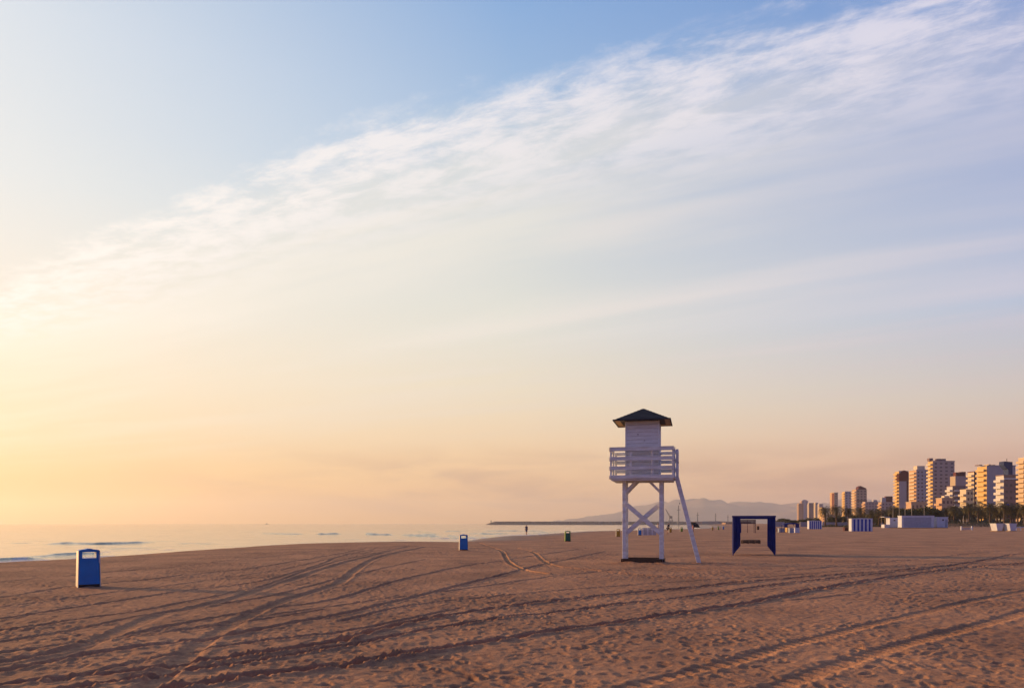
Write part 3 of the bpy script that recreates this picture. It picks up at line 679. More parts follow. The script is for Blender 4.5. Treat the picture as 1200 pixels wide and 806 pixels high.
def cloth(b, p0, p1, z_top, z_bot0, z_bot1, amp_, waves, nx_=40, nz_=14, th=.012):
    """hanging folded cloth between two plan points, hem from z_bot0 to z_bot1"""
    p0 = Vector((*p0, 0)); p1 = Vector((*p1, 0)); d = p1-p0; nrm = Vector((-d.y, d.x, 0)).normalized()
    for side in (0, 1):
        vs = []; fs = []
        for i in range(nx_+1):
            s_ = i/nx_; zb = z_bot0+(z_bot1-z_bot0)*s_
            for j in range(nz_+1):
                q = j/nz_; off = amp_*(.5+.5*q)*math.sin(2*PI*waves*s_+.6*math.sin(q*3))+amp_*.4*math.sin(2*PI*waves*2.3*s_+q)
                p = p0+d*s_+nrm*(off+side*th); vs.append((p.x, p.y, z_top+(zb-z_top)*q))
        m_ = nz_+1
        for i in range(nx_):
            for j in range(nz_):
                f = (i*m_+j, i*m_+j+1, (i+1)*m_+j+1, (i+1)*m_+j); fs.append(f if side == 0 else f[::-1])
        b.add(vs, fs)
# large navy massage canopy
x_, y_, z_, k_ = at(882, 651)
t = thing('navy_canopy_frame', (x_*(y_+.9)/y_+.06, y_+.9, z_), math.radians(-17.5), 'large navy blue canopy frame with gathered side curtains right of the tower', 'canopy')
W, Dp, H_ = 1.0, 2.3, 2.0
for sx in (-1, 1):
    for yy in (-.9, Dp-.9):
        MB().tube([(sx*W,yy,-.1),(sx*W,yy,H_-.02)], .03, 8).build('post', M['navy_frame'], t)
    MB().beam((sx*W,-.9,H_-.06),(sx*W,Dp-.9,H_-.06), .06, .12).build('side_beam', M['navy_frame'], t)
    b = MB(); cloth(b, (sx*(W+.01),-.93), (sx*(W-.36),-.93), H_-.03, .02, .50, .035, 4.5); cloth(b, (sx*(W+.0),-.88), (sx*(W-.20),-.50), H_-.05, .06, .42, .03, 3); b.build('front_curtain', M['navy_cloth'], t, smooth=True)
    b = MB(); cloth(b, (sx*W,-.85), (sx*(W-.02),Dp-.95), H_-.05, .12, .46, .035, 9, nx_=90); b.build('side_curtain', M['navy_cloth'], t, smooth=True)
MB().beam((-W-.05,-.96,H_-.035),(W+.05,-.96,H_-.035), .07, .085).build('front_valance', M['navy_frame'], t)
MB().beam((-W-.03,Dp-.9,H_-.10),(W+.03,Dp-.9,H_-.10), .07, .10).build('rear_beam', M['navy_frame'], t)
for i in range(7): MB().beam((-W,-.7+i*.3,H_-.05),(W,-.7+i*.3,H_-.05), .035, .03).build('roof_bar', M['navy_frame'], t)
# low dark bench of pallets
x_, y_, z_, k_ = at(879.8, 636.6)
t = thing('low_slatted_bench', (x_, y_, z_), math.radians(-4), 'low dark wooden slatted bench seen through the large navy canopy', 'bench')
for i in range(3):
    b = MB()
    for q in range(4): b.box((-.48+i*.48, -.21+q*.14, .27), (.45, .10, .05))
    b.box((-.48+i*.48,-.3,.13),(.40,.03,.20)); b.build('slat_section', M['old_wood'], t)
for xx in (-.68,-.24,.24,.68):
    for yy in (-.22,.22): MB().box((xx,yy,.115),(.07,.07,.24)).build('leg', M['old_wood'], t)
# second canopy, slatted roof
x_, y_, z_, k_ = at(876, 624.2)
t = thing('slatted_canopy', (x_, y_, z_), math.radians(-10), 'violet slatted canopy with a navy left curtain framed inside the large canopy', 'canopy')
W = 9.3*k_; H_ = 15.6*k_
for (sx, yy) in ((-1,0),(1,0),(-1,1.8),(1,1.8)): MB().box((sx*(W-.05),yy,H_/2),(.09,.09,H_)).build('post', M['purple_slat'], t)
MB().box((0,0,H_*.5-.0),(.07,.07,H_)).build('post', M['red_box'], t)
b = MB(); cloth(b, (-W,-.06), (-W+.34,-.06), H_-.4, .04, .02, .03, 3); b.build('curtain', M['navy_cloth'], t, smooth=True)
for i in range(10): MB().box((-W+.1+i*(2*W-.2)/9, .9, H_-.04),(.12,2.1,.06)).build('roof_slat', M['purple_slat'], t)
for z__ in (.09,.29,.48,.66): MB().box((.0,-.06,H_-z__),(2*W,.05,.15)).build('front_slat', M['purple_slat'], t)
# small bits right of the canopies
def crate(px0, px1, top, base, m, name, label, cat, yaw=0.0, depth=None):
    x, y, z, k = at((px0+px1)/2, base); w_ = (px1-px0)*k; hh = (base-top)*k; dd = depth or w_*.8
    t = thing(name, (x, y+dd/2, z), yaw, label, cat)
    MB().box((0,0,hh*.46),(w_*.94,dd*.94,hh*.92)).build('body', m, t, bevel=.015)
    MB().box((0,0,hh*.95),(w_,dd,hh*.1)).build('lid', m, t, bevel=.01)
    for sx in (-1, 1): MB().box((sx*w_*.42,-dd*.47-.012,hh*.45),(w_*.06,.025,hh*.86)).build('batten', m, t)
    return t
crate(887.2, 889.8, 616.2, 620.6, M['old_wood'], 'storage_crate', 'small dark crate far off, seen inside the right of the large navy canopy', 'crate')
crate(905.8, 909.2, 617.4, 623.3, M['old_wood'], 'storage_crate', 'dark brown crate standing just right of the large navy canopy', 'crate')
crate(910.2, 912.3, 618.6, 623.0, M['red_box'], 'storage_crate', 'small reddish brown crate between the dark crate and the pale tub', 'crate')
crate(912.8, 919.6, 618.6, 623.5, M['pale_blue'], 'storage_tub', 'pale blue low tub left of the amber board', 'tub')
x_, y_, z_, k_ = at(921.4, 623.4)
t = thing('amber_board', (x_, y_, z_), math.radians(-50), 'upright amber board glowing in the sun under the blue pavilion edge', 'board')
MB().box((0,0,.5),(.42,.03,.95)).build('panel', M['amber'], t, bevel=.006)
for sx in (-1, 1): MB().box((sx*.17,.04,.45),(.04,.04,.9)).build('leg', M['old_wood'], t)
x_, y_, z_, k_ = at(928.6, 623.8)
t = thing('blue_pavilion', (x_, y_+.4, z_), math.radians(-6), 'small navy roofed pavilion over pale boxes left of the narrow striped tent', 'pavilion')
W = 8.6*k_; H_ = 11.6*k_
for (sx, yy) in ((-1,0),(1,0),(-1,2),(1,2)): MB().box((sx*W*.96,yy,H_*.45),(.07,.07,H_*.9)).build('post', M['navy_frame'], t)
MB().prism([(-W*1.02,H_*.84),(W*1.02,H_*.84),(W*.9,H_*.93),(W*.3,H_),(-W*.3,H_*.98),(-W*.95,H_*.91)], -.1, 2.1).build('roof', M['navy_cloth'], t)
for (a_, c_) in ((-1,-.55),(.5,.98)):
    b = MB(); cloth(b, (a_*W,-.13), (c_*W,-.13), H_*.86, H_*(.52 if a_ < 0 else .42), H_*(.5 if a_ < 0 else .44), .04, 3); b.build('curtain', M['navy_cloth'], t, smooth=True)
crate(925.2, 930.8, 618.4, 624.2, M['pale_blue'], 'storage_tub', 'pale blue box on the left under the small navy pavilion', 'tub')
crate(931.4, 937.2, 618.0, 624.0, M['white_paint'], 'storage_tub', 'whitish box on the right under the small navy pavilion', 'tub')
crate(989.6, 996.0, 617.4, 622.0, M['red_box'], 'storage_crate', 'dark red box on the sand left of the large striped tent', 'crate')
# striped beach tents
def striped_tent(px0, px1, top, base, label, nstripe, yaw):
    x, y, z, k = at((px0+px1)/2, base); w_ = (px1-px0)*k; hh = (base-top)*k; dd = w_*.42
    t = thing('striped_tent', (x, y+dd/2, z), yaw, label, 'beach tent', 'blue and white striped tents')
    MB().box((0,0,hh*.48),(w_-.08,dd-.08,hh*.94)).build('lining', M['stripe_white'], t)
    n_ = nstripe*2+1; sw = w_/n_
    for i in range(n_):
        m_ = M['stripe_blue'] if i % 2 else M['stripe_white']
        for sy_ in (-1, 1): MB().box((-w_/2+(i+.5)*sw,sy_*dd/2,hh*.46),(sw-.004,.03,hh*.92)).build('stripe_panel', m_, t)
    for sx in (-1, 1): MB().box((sx*(w_/2+.005),0,hh*.46),(.03,dd-.05,hh*.92)).build('side_panel', M['stripe_blue'] if sx > 0 else M['stripe_white'], t)
    MB().prism([(-w_/2-.08,hh*.93),(w_/2+.08,hh*.93),(w_/2+.06,hh*.97),(0,hh),(-w_/2-.06,hh*.97)], -dd/2-.08, dd/2+.08).build('roof', M['stripe_white'], t)
    return t
striped_tent(999, 1022.5, 606.8, 622.2, 'large blue and white striped beach tent beside the dark red box', 5, math.radians(-6))
striped_tent(948.5, 963.2, 609.6, 619.6, 'narrow blue and white striped beach tent right of the small navy pavilion', 6, math.radians(-4))
# white kiosks
def kiosk(px0, px1, top, base, label, kind, yaw=0.0, dd=2.4):
    x, y, z, k = at((px0+px1)/2, base); w_ = (px1-px0)*k; hh = (base-top)*k
    t = thing('beach_kiosk', (x, y+dd/2, z), yaw, label, 'kiosk', 'white kiosks on the upper beach')
    MB().box((0,0,hh*.48),(w_,dd,hh*.96)).build('wall', M['white_paint'], t, bevel=.02)
    MB().box((0,0,hh*.975),(w_+.16,dd+.16,hh*.05)).build('roof', M['white_paint'], t)
    MB().box((0,0,hh*.02),(w_+.04,dd+.04,hh*.05)).build('plinth', M['old_wood'], t)
    if kind == 'long':
        for i in range(9): MB().box((-w_*.02, -dd/2-.012, hh*(.14+i*.085)),(w_*.86,.02,hh*.07)).build('shutter_slat', M['pale_blue'], t)
        for sx in (-1, 1): MB().box((sx*w_*.46,-dd/2-.01,hh*.47),(w_*.03,.04,hh*.9)).build('shutter_frame', M['white_paint'], t)
    elif kind == 'small':
        f = MB().box((w_*.06,-dd/2-.01,hh*.72),(w_*.16,.03,hh*.13)).build('window', M['glass'], t); MB().box((w_*.06,-dd/2-.03,hh*.64),(w_*.2,.05,hh*.03)).build('sill', M['white_paint'], f)
        MB().box((-w_*.1,-dd/2-.02,hh*.3),(w_*.6,.04,hh*.03)).build('shelf', M['steel'], t)
        MB().box((w_*.35,-dd/2-.012,hh*.4),(w_*.2,.024,hh*.76)).build('door', M['pale_blue'], t)
    else:
        MB().box((0,-dd/2-.01,hh*.74),(w_*.2,.03,hh*.12)).build('window', M['glass'], t)
        MB().box((-w_*.5-w_*.28,0,hh*1.08),(w_*.62,dd,hh*.05)).build('awning', M['white_paint'], t)
        for yy in (-dd*.45, dd*.45): MB().box((-w_*1.02,yy,hh*.53),(.08,.08,hh*1.06)).build('awning_post', M['soffit'], t)
        MB().box((-w_*.78,0,hh*.17),(w_*.55,dd*.8,hh*.34)).build('counter', M['white_paint'], t)
    return t
kiosk(1042.8, 1053.6, 606.4, 618.3, 'small white kiosk with a side awning left of the long shuttered kiosk', 'awning')
kiosk(1057.5, 1094.5, 603.9, 618.4, 'long white shuttered kiosk in front of the palm trees', 'long', math.radians(-3), 2.6)
kiosk(1097.6, 1110.8, 605.4, 618.3, 'square white kiosk with a small dark window right of the long one', 'small', math.radians(2))
# low white bench wall, twin lifeguard boards, white low rail
x_, y_, z_, k_ = at(1132.8, 621)
t = thing('low_white_barrier', (x_, y_, z_), 0, 'low pale barrier between two short white posts below the dune', 'barrier')
for sx in (-1, 1): MB().box((sx*6.2*k_,0,2.3*k_),(1.2*k_,.3,4.8*k_)).build('post', M['white_paint'], t, bevel=.01)
for q in (1.0, 2.4): MB().box((0,0,q*k_),(11.5*k_,.08,.7*k_)).build('rail', M['pale_blue'], t)
def flared_stand(px, label, lit):
    x, y, z, k = at(px, 622.0); s_ = k
    t = thing('flared_stall', (x, y, z), 0, label, 'stall', 'flared white stalls')
    a_, c_ = 2.7*s_, 4.6*s_
    MB().add([(-a_,-.9,.05),(a_,-.9,.05),(a_,.9,.05),(-a_,.9,.05),(-c_,-1,8.6*s_),(c_,-1,8.6*s_),(c_,1,8.6*s_),(-c_,1,8.6*s_)], [(3,2,1,0),(4,5,6,7),(0,1,5,4),(1,2,6,5),(2,3,7,6),(3,0,4,7)]).build('body', M['white_paint'], t, bevel=.02)
    MB().box((0,0,8.8*s_),(2*c_+.1,2.1,.06)).build('top_board', M['white_paint'], t)
    MB().box((0,0,.05),(2*a_+.5,2.0,.08)).build('plinth', M['soffit'], t)
flared_stand(1168.2, 'flared white stall on the sand, left one of the pair by the palms', True)
flared_stand(1183.4, 'flared white stall on the sand, right one of the pair by the palms', False)
crate(1172.6, 1179.4, 615.2, 621.6, M['soffit'], 'storage_crate', 'brown wooden crate between the two flared white stalls', 'crate')
x_, y_, z_, k_ = at(1196, 621.5)
t = thing('low_white_barrier', (x_, y_, z_), 0, 'low white rail on posts at the right edge beside the flared stalls', 'barrier')
for q in range(4): MB().box((-5*k_+q*5*k_,0,2*k_),(.6*k_,.15,4*k_)).build('post', M['white_paint'], t)
MB().box((2.5*k_,0,3.9*k_),(16*k_,.1,.8*k_)).build('rail', M['white_paint'], t)
# low promenade walls
def lowwall(px0, px1, top, Y_, m, label):
    k = Y_/F; xc = ((px0+px1)/2-CX)*k; z0 = gz(xc, Y_); hh = (HY-top)*k+EYE-z0; w_ = (px1-px0)*k
    t = thing('promenade_wall', (xc, Y_, z0), 0, label, 'wall', 'low walls along the promenade')
    MB().box((0,0,hh/2-.1),(w_,.4,hh)).build('wall', m, t); MB().box((0,0,hh-.08),(w_+.1,.6,.12)).build('coping', M['white_paint'], t)
wl_m = mat('lilac_render', (0.42,0.38,0.40), .8, .2, .3)
lowwall(937.5, 946.5, 611.6, 330, wl_m, 'low pale wall between the navy pavilion and the narrow striped tent')
lowwall(963.5, 998, 611.8, 330, wl_m, 'low pale wall below the three separate palms')
lowwall(903, 919, 611.3, 330, wl_m, 'low pale wall just right of the large navy canopy')
lowwall(1024, 1043, 611.4, 335, wl_m, 'low pale wall right of the large striped tent')

# ------------------------------------------------------------------ apartment blocks
def block(front, side_w, top, D, wallc, sidec, label, floors, yaw=0.0, nwin=3, balc=True, roofs=(), extra=None, base=616.5, balc_front=False, balcc=None):  # wallc and sidec put front shade and side sunlight into the wall colours
    """front = px extent of the shaded front, side_w = px width of the sunlit left side with its balconies"""
    k = D/F; px0, px1 = front; w_ = (px1-px0)*k; xl = (px0-CX)*k; xc = xl+w_/2
    z0 = gz(xc, D)-.3; Ht = (HY-top)*k+EYE-z0
    slope = max((px0-CX)/F, .2); dd = min(34, max(6.0, side_w*k/slope))
    t = thing('apartment_block', (xc, D, z0), yaw, label, 'building', 'apartment blocks behind the palms')
    MB().box((0,dd/2,Ht/2),(w_,dd,Ht)).build('wall', wallc, t)
    MB().box((0,dd/2,Ht+.25),(w_+.4,dd+.4,.5)).build('parapet', wallc, t)
    fh = Ht/floors
    if balc:
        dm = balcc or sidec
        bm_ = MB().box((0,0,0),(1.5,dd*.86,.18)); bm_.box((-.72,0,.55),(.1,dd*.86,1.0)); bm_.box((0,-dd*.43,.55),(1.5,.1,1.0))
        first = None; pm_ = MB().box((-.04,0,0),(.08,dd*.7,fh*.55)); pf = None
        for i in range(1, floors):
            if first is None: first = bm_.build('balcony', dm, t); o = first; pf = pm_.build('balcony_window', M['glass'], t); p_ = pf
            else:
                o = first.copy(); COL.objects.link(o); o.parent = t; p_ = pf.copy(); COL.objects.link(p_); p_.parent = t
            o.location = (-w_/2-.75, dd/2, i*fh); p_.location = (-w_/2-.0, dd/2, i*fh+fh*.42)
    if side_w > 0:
        MB().box((-w_/2-.06,dd*.5,Ht/2),(.1,dd+.02,Ht)).build('side_wall', sidec, t)  # thin slab with the sunlit tone painted on the left side
    if nwin:
        wf = None
        for i in range(1, floors):
            for j in range(nwin):
                if wf is None: wf = MB().box((0,0,0),(min(1.8, w_/nwin*.45),.12,fh*.42)).build('window', M['glass'], t); o = wf
                else: o = wf.copy(); COL.objects.link(o); o.parent = t
                o.location = (-w_/2+(j+.5)*w_/nwin+random.uniform(-.2,.2), -.02, i*fh+fh*.45)
    if balc_front:
        first = None
        for i in range(1, floors):
            if first is None: first = MB().box((0,-.6,0),(w_*.9,1.2,.2)).box((0,-1.15,.5),(w_*.9,.1,.9)).build('front_balcony', dm if balc else sidec, t); o = first
            else: o = first.copy(); COL.objects.link(o); o.parent = t
            o.location = (0, 0, i*fh)
    for (a0, a1_, tp, m_, nm) in roofs:
        ww = (a1_-a0)*k; hh = (HY-tp)*k+EYE-z0-Ht
        MB().box((((a0+a1_)/2-CX)*k-xc, dd*.45, Ht+.5+hh/2),(ww, dd*.5, hh)).build(nm, m_, t)
    if extra: extra(t, k, xc, z0, Ht, dd, w_)
    return t
c_lilac_shade = wallmat('shaded_lilac_render', (0.44,0.37,0.35)); c_cream = wallmat('cream_render', (0.66,0.56,0.42)); c_gold_sun = wallmat('sunlit_gold_render', (0.68,0.47,0.20))  # gold and orange have sunlight put into the colour, lilac has shade
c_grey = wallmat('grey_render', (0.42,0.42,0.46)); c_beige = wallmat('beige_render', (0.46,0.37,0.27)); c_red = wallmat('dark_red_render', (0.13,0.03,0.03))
c_white = wallmat('white_render', (0.62,0.60,0.60)); c_orange_sun = wallmat('sunlit_orange_render', (0.55,0.36,0.22)); c_navy = wallmat('navy_cladding', (0.02,0.04,0.13)); c_brown = wallmat('brown_violet_render', (0.24,0.17,0.18))
# far cluster
block((936,941.5), 1.2, 590, 1500, c_orange_sun, c_orange_sun, 'far hazy orange block, leftmost of the town skyline', 12, nwin=2)
block((939.5,947), 1.0, 586.6, 1560, c_grey, c_orange_sun, 'far hazy grey block with a flat crown, second from the left of the skyline', 12, nwin=2, roofs=((941,945.5,585.6,c_grey,'penthouse'),))
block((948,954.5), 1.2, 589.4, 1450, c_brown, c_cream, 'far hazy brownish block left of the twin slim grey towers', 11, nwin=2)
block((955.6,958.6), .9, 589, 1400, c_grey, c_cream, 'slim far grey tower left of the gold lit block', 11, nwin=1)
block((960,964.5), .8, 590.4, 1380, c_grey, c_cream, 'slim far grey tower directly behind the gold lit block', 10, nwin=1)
block((963.5,966.5), 3.0, 594.5, 900, c_beige, c_gold_sun, 'small gold lit block behind the first separate palm', 6, nwin=1)
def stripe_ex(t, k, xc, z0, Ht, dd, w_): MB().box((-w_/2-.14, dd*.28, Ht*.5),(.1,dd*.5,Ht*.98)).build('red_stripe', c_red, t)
block((977.6,982), 5.0, 577.2, 1000, c_beige, c_orange_sun, 'slim tower with a dark red stripe on its sunlit orange side', 14, nwin=1, balc=False, extra=stripe_ex)
block((966,986), 0.4, 603, 820, c_lilac_shade, c_orange_sun, 'low pinkish block behind the three separate palms', 4, nwin=6)
block((990.2,998.2), 3.0, 576, 900, c_grey, c_gold_sun, 'grey tower with gold lit balconies left of the hooded tower', 13, nwin=2)
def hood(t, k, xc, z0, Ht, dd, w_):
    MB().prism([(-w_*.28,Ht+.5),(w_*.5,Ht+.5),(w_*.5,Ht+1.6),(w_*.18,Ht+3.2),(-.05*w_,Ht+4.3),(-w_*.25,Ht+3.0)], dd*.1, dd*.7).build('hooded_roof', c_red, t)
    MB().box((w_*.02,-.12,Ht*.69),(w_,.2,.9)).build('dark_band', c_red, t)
block((1003.4,1015.8), 5.0, 573.8, 800, c_beige, c_orange_sun, 'beige tower with a hooded dark roof above the large striped tent', 13, nwin=3, extra=hood, balcc=c_cream)
block((1014,1032), 0.5, 588.2, 760, c_lilac_shade, c_orange_sun, 'low wide lilac block right of the hooded tower', 8, nwin=5, roofs=((1024.2,1028.6,586,c_grey,'penthouse'),))
block((1033,1049), 2.2, 588.6, 700, c_lilac_shade, c_orange_sun, 'low block with a dark red rooftop box left of the capped tower', 7, nwin=4, roofs=((1034.3,1039,583.4,c_grey,'penthouse'),(1039,1046.8,581.8,c_red,'rooftop_box')))
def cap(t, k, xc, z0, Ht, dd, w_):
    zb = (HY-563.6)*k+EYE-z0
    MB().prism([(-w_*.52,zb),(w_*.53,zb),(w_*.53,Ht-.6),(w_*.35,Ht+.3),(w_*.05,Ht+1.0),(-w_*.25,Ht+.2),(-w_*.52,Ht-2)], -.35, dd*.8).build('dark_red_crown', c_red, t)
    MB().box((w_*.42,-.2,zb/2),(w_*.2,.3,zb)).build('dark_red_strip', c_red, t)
block((1053.6,1064.4), 3.2, 552.4, 560, c_grey, c_gold_sun, 'tower with a dark red rounded cap and a plain grey front', 16, nwin=0, extra=cap)
block((1074,1087.6), 8.6, 550.6, 585, c_grey, c_orange_sun, 'stepped grey tower with deep orange lit balconies between the capped and the tallest towers', 15, nwin=3, roofs=((1076.5,1085.5,546.2,c_cream,'penthouse'),), balcc=c_cream)
block((1093.2,1118.6), 5.4, 540.6, 520, c_lilac_shade, c_gold_sun, 'tallest wide lilac block with gold lit balconies', 17, nwin=4, roofs=((1090.2,1094.6,537.4,c_brown,'rooftop_box'),(1099.4,1104,538,c_brown,'rooftop_box'),(1105,1109.6,538,c_brown,'rooftop_box')), balcc=c_cream)
block((1104,1117), 2.0, 584, 430, c_beige, c_orange_sun, 'low peach coloured house block in front of the tallest block', 4, nwin=3, roofs=((1108,1114,581.6,c_cream,'penthouse'),))
block((1068,1086), 2.0, 588.6, 450, c_beige, c_orange_sun, 'low orange lit house block in front of the stepped grey tower', 3, nwin=4)
block((1119.8,1134.4), 0.6, 558.6, 500, c_lilac_shade, c_beige, 'plain lilac slab with a dark red rooftop room', 13, nwin=0, balc=False, roofs=((1121.4,1127,554,c_red,'rooftop_room'),(1127.4,1133,553.4,c_red,'rooftop_room')))
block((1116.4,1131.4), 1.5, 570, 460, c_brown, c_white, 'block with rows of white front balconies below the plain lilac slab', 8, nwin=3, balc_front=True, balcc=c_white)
block((1141.6,1144.4), 7.4, 553, 470, c_red, c_cream, 'narrow cream block with stepped sunlit balconies left of the golden block', 12, nwin=0)  # dark front colour stands for the dark gap before the golden block
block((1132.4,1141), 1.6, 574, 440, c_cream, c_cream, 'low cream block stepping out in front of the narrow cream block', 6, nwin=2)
block((1156.6,1190), 11.5, 546, 420, c_grey, c_gold_sun, 'wide blue grey block with a bright sunlit golden side', 12, nwin=0, roofs=((1150,1153.4,545,c_brown,'rooftop_box'),(1161,1163.4,544.6,c_gold_sun,'rooftop_box'),(1166,1168.6,545,c_gold_sun,'rooftop_box')))
def awn(t, k, xc, z0, Ht, dd, w_):
    MB().box((-w_*.36,-.5,Ht*.42),(w_*.24,1.0,1.0)).build('blue_awning', M['stripe_blue'], t); MB().box((w_*.1,-.3,Ht*.2),(w_*.7,.6,1.2)).build('blue_awning', M['stripe_blue'], t)
    MB().box((0,-.1,Ht*.94),(w_*1.02,.3,.6)).build('roof_band', M['white_paint'], t)
block((1176.4,1194), 6.8, 557.2, 370, c_brown, c_white, 'brownish block with white sunlit side balconies and blue awnings', 8, nwin=3, extra=awn, balcc=c_white)
k = 395/F; xc = (1189-CX)*k; z0 = gz(xc, 395)
t = thing('navy_rooftop_tower', (xc, 402, z0), 0, 'dark navy flared tower rising behind the block with blue awnings', 'tower')
Ht = (HY-539.4)*k+1.6-z0
MB().prism([(0,0),(2.2,0),(2.2,Ht*.99),(-2.3,Ht),(-2.3,Ht-1.8),(-1.0,Ht-3.6),(0,Ht-4.2)], -2, 2).build('body', c_navy, t)
MB().tube([(.5,0,Ht),(.5,0,Ht+1.6)], .15, 6).build('antenna', M['metal_grey'], t)
block((1204,1240), 9.5, 536.6, 345, c_cream, wallmat('sunlit_peach_render', (0.62,0.47,0.32)), 'tall peach lit block at the right edge of the skyline', 14, nwin=5)  # peach side tone has the sunlight put into its colour

# ------------------------------------------------------------------ palms and trees
def frond(b, az, el0, L, droop, w):
    n = 7; p = Vector((0,0,0)); el = el0; pts = [p.copy()]
    for i in range(n):
        d = Vector((math.cos(az)*math.cos(el), math.sin(az)*math.cos(el), math.sin(el))); p = p+d*(L/n); pts.append(p.copy()); el -= droop/n*(1+i*.25)
    side = Vector((-math.sin(az), math.cos(az), 0))
    for i in range(n):
        a, c = pts[i], pts[i+1]; dl = (c-a); up = side.cross(dl).normalized()
        for q in range(3):
            r0 = a.lerp(c, q/3); r1 = a.lerp(c, q/3+.2); u = (i+q/3)/n
            l_ = w*math.sin(min(1, u*1.6+.18)*PI*.5)*(1-max(0, u-.75)*2.4)
            for s_ in (-1, 1):
                tip = r0+dl.normalized()*l_*.55+side*s_*l_*.8-up*l_*.0+Vector((0,0,-.30*l_*random.uniform(.5,1.5)))
                b.add([r0, r1, tip], [(0,1,2)])
        b.add([a-side*.03, a+side*.03, c+side*.02, c-side*.02], [(0,1,2,3)])
def palm_proto(Ht, nf, L, seed):
    random.seed(seed)
    b = MB()
    for i in range(nf):
        az = 2*PI*i*.382+random.uniform(-.2,.2); q = i/nf
        frond(b, az, 1.25-q*1.75+random.uniform(-.12,.12), L*random.uniform(.85,1.1), 1.15+random.uniform(-.2,.35), .62)
    lean = random.uniform(-.25,.25)
    tr = MB().tube([(0,0,-.3),(lean*.2,0,Ht*.3),(lean*.6,0,Ht*.7),(lean,0,Ht)], [.32,.22,.20,.24], 9)
    for q in range(10): tr.tube([(lean*q/10,0,Ht*q/10+.2),(lean*q/10,0,Ht*q/10+.32)], [.27,.23], 9)
    return b, tr, lean, Ht
protos = []
for (Ht, nf, L, sd) in ((4.6, 44, 2.5, 1), (5.4, 50, 2.7, 2), (4.0, 54, 2.8, 3)):
    b, tr, lean, Ht = palm_proto(Ht, nf, L, sd)
    t = thing('palm_tree', (0,0,0), 0, 'palm', 'palm tree', 'palm trees along the promenade')
    cr = b.build('crown', M['frond'], t); cr.location = (lean, 0, Ht); tr.build('trunk', M['trunk'], t, smooth=True)
    protos.append([t, Ht+1.2, False])
random.seed(21)
PL = [(967,593.5,300,0,'separate palm, leftmost, with a tall bare trunk beside the gold lit block'),(980.2,592.2,290,0,'separate palm in the middle of the three tall ones'),(994.6,594.0,290,0,'separate palm, rightmost of the three, left of the large striped tent'),
 (1008,594.4,300,1,'palm directly behind the large striped tent'),(1021.5,597,310,2,'small palm just right of the large striped tent'),(1030,595.6,300,1,'palm between the striped tent and the small kiosk'),(1038,597.5,310,2,'short palm left of the small kiosk awning'),
 (1046,592.8,290,1,'palm right behind the small kiosk with the awning'),(1101,597,300,2,'short palm behind the square white kiosk'),(1109,595,300,1,'palm right of the square white kiosk'),(1118,592.5,290,1,'palm in front of the block with white front balconies'),
 (1127,595,300,2,'short palm above the left end of the planted dune'),(1135.5,589.6,280,1,'tall palm above the middle of the planted dune'),(1146,591.8,285,0,'palm in front of the narrow cream block'),(1154,595,300,2,'short palm in front of the golden block'),
 (1160,589.4,275,1,'palm left of the flared white stalls'),(1168.5,592.6,280,2,'palm right behind the left flared stall'),(1177,588.6,270,1,'tall palm above the gap between the flared stalls'),(1184.5,592.2,275,2,'palm behind the right flared stall'),
 (1192.5,589.6,270,0,'palm right of the flared stalls, in front of the brownish block'),(1200,591.4,265,1,'palm cut by the right edge of the picture')]
back = [(1113,597.5,'rear palm right of the square white kiosk, half hidden'),(1122.5,596.5,'rear palm in the gap left of the dune top'),(1131,596,'rear palm just left of the tall palm above the dune'),(1140.5,595.5,'rear palm just right of the tall palm above the dune'),
 (1150,596.5,'rear palm before the left edge of the golden side'),(1164.5,595.5,'rear palm above the left flared white stall'),(1172.5,596,'rear palm above the brown crate between the stalls'),(1188,595.6,'rear palm just right of the right flared stall'),(1196.5,596,'rear palm beside the right edge of the picture')]
for px, top, D_, kd, lb_ in PL+[(p, tp, 312, 2, l_) for p, tp, l_ in back]:
    k = D_/F; x = (px-CX)*k; z0 = gz(x, D_); want = (HY-top)*k+EYE-z0; pr_ = protos[kd]; s_ = want/pr_[1]
    lab = lb_
    if not pr_[2]:
        o = pr_[0]; pr_[2] = True; o.location = (x, D_, z0); o['label'] = lab; o.scale = (s_,)*3; o.rotation_euler = (0,0,random.uniform(0,6))
    else: o = dup(pr_[0], (x, D_, z0), random.uniform(0, 6), lab, s_)
def tree_mesh(seed, n=2600):
    random.seed(seed); b = MB(); lobes = [(random.uniform(-.6,.6), random.uniform(-.6,.6), random.uniform(.7,1.45), random.uniform(.35,.55)) for _ in range(8)]
    for _ in range(n):
        cx_, cy_, cz_, r_ = random.choice(lobes); u = Vector((random.gauss(0,1), random.gauss(0,1), random.gauss(0,1))).normalized()*r_*random.uniform(.6,1.08)
        c = Vector((cx_, cy_, cz_))+u; a = Vector((random.gauss(0,1), random.gauss(0,1), random.gauss(0,1))).normalized(); d = a.cross(Vector((random.gauss(0,1), random.gauss(0,1), random.gauss(0,1)))).normalized(); s_ = random.uniform(.035,.075)
        b.add([c-a*s_, c+d*s_, c+a*s_, c-d*s_], [(0,1,2,3)])
    return b
tp = []
for sd in (5, 6, 9):
    t = thing('broadleaf_tree', (0,0,0), 0, 'tree', 'tree', 'dense trees along the promenade'); tree_mesh(sd).build('crown', M['foliage'], t)
    tk = MB().tube([(0,0,-.1),(.02,0,.5),(0,.02,.9)], [.09,.06,.04], 7)
    for q in range(4): tk.tube([(0,0,.5),(.35*math.cos(q*1.6),.35*math.sin(q*1.6),1.05)], [.04,.015], 5)
    tk.build('trunk', M['trunk'], t); tp.append([t, 1.9, False])
random.seed(5)
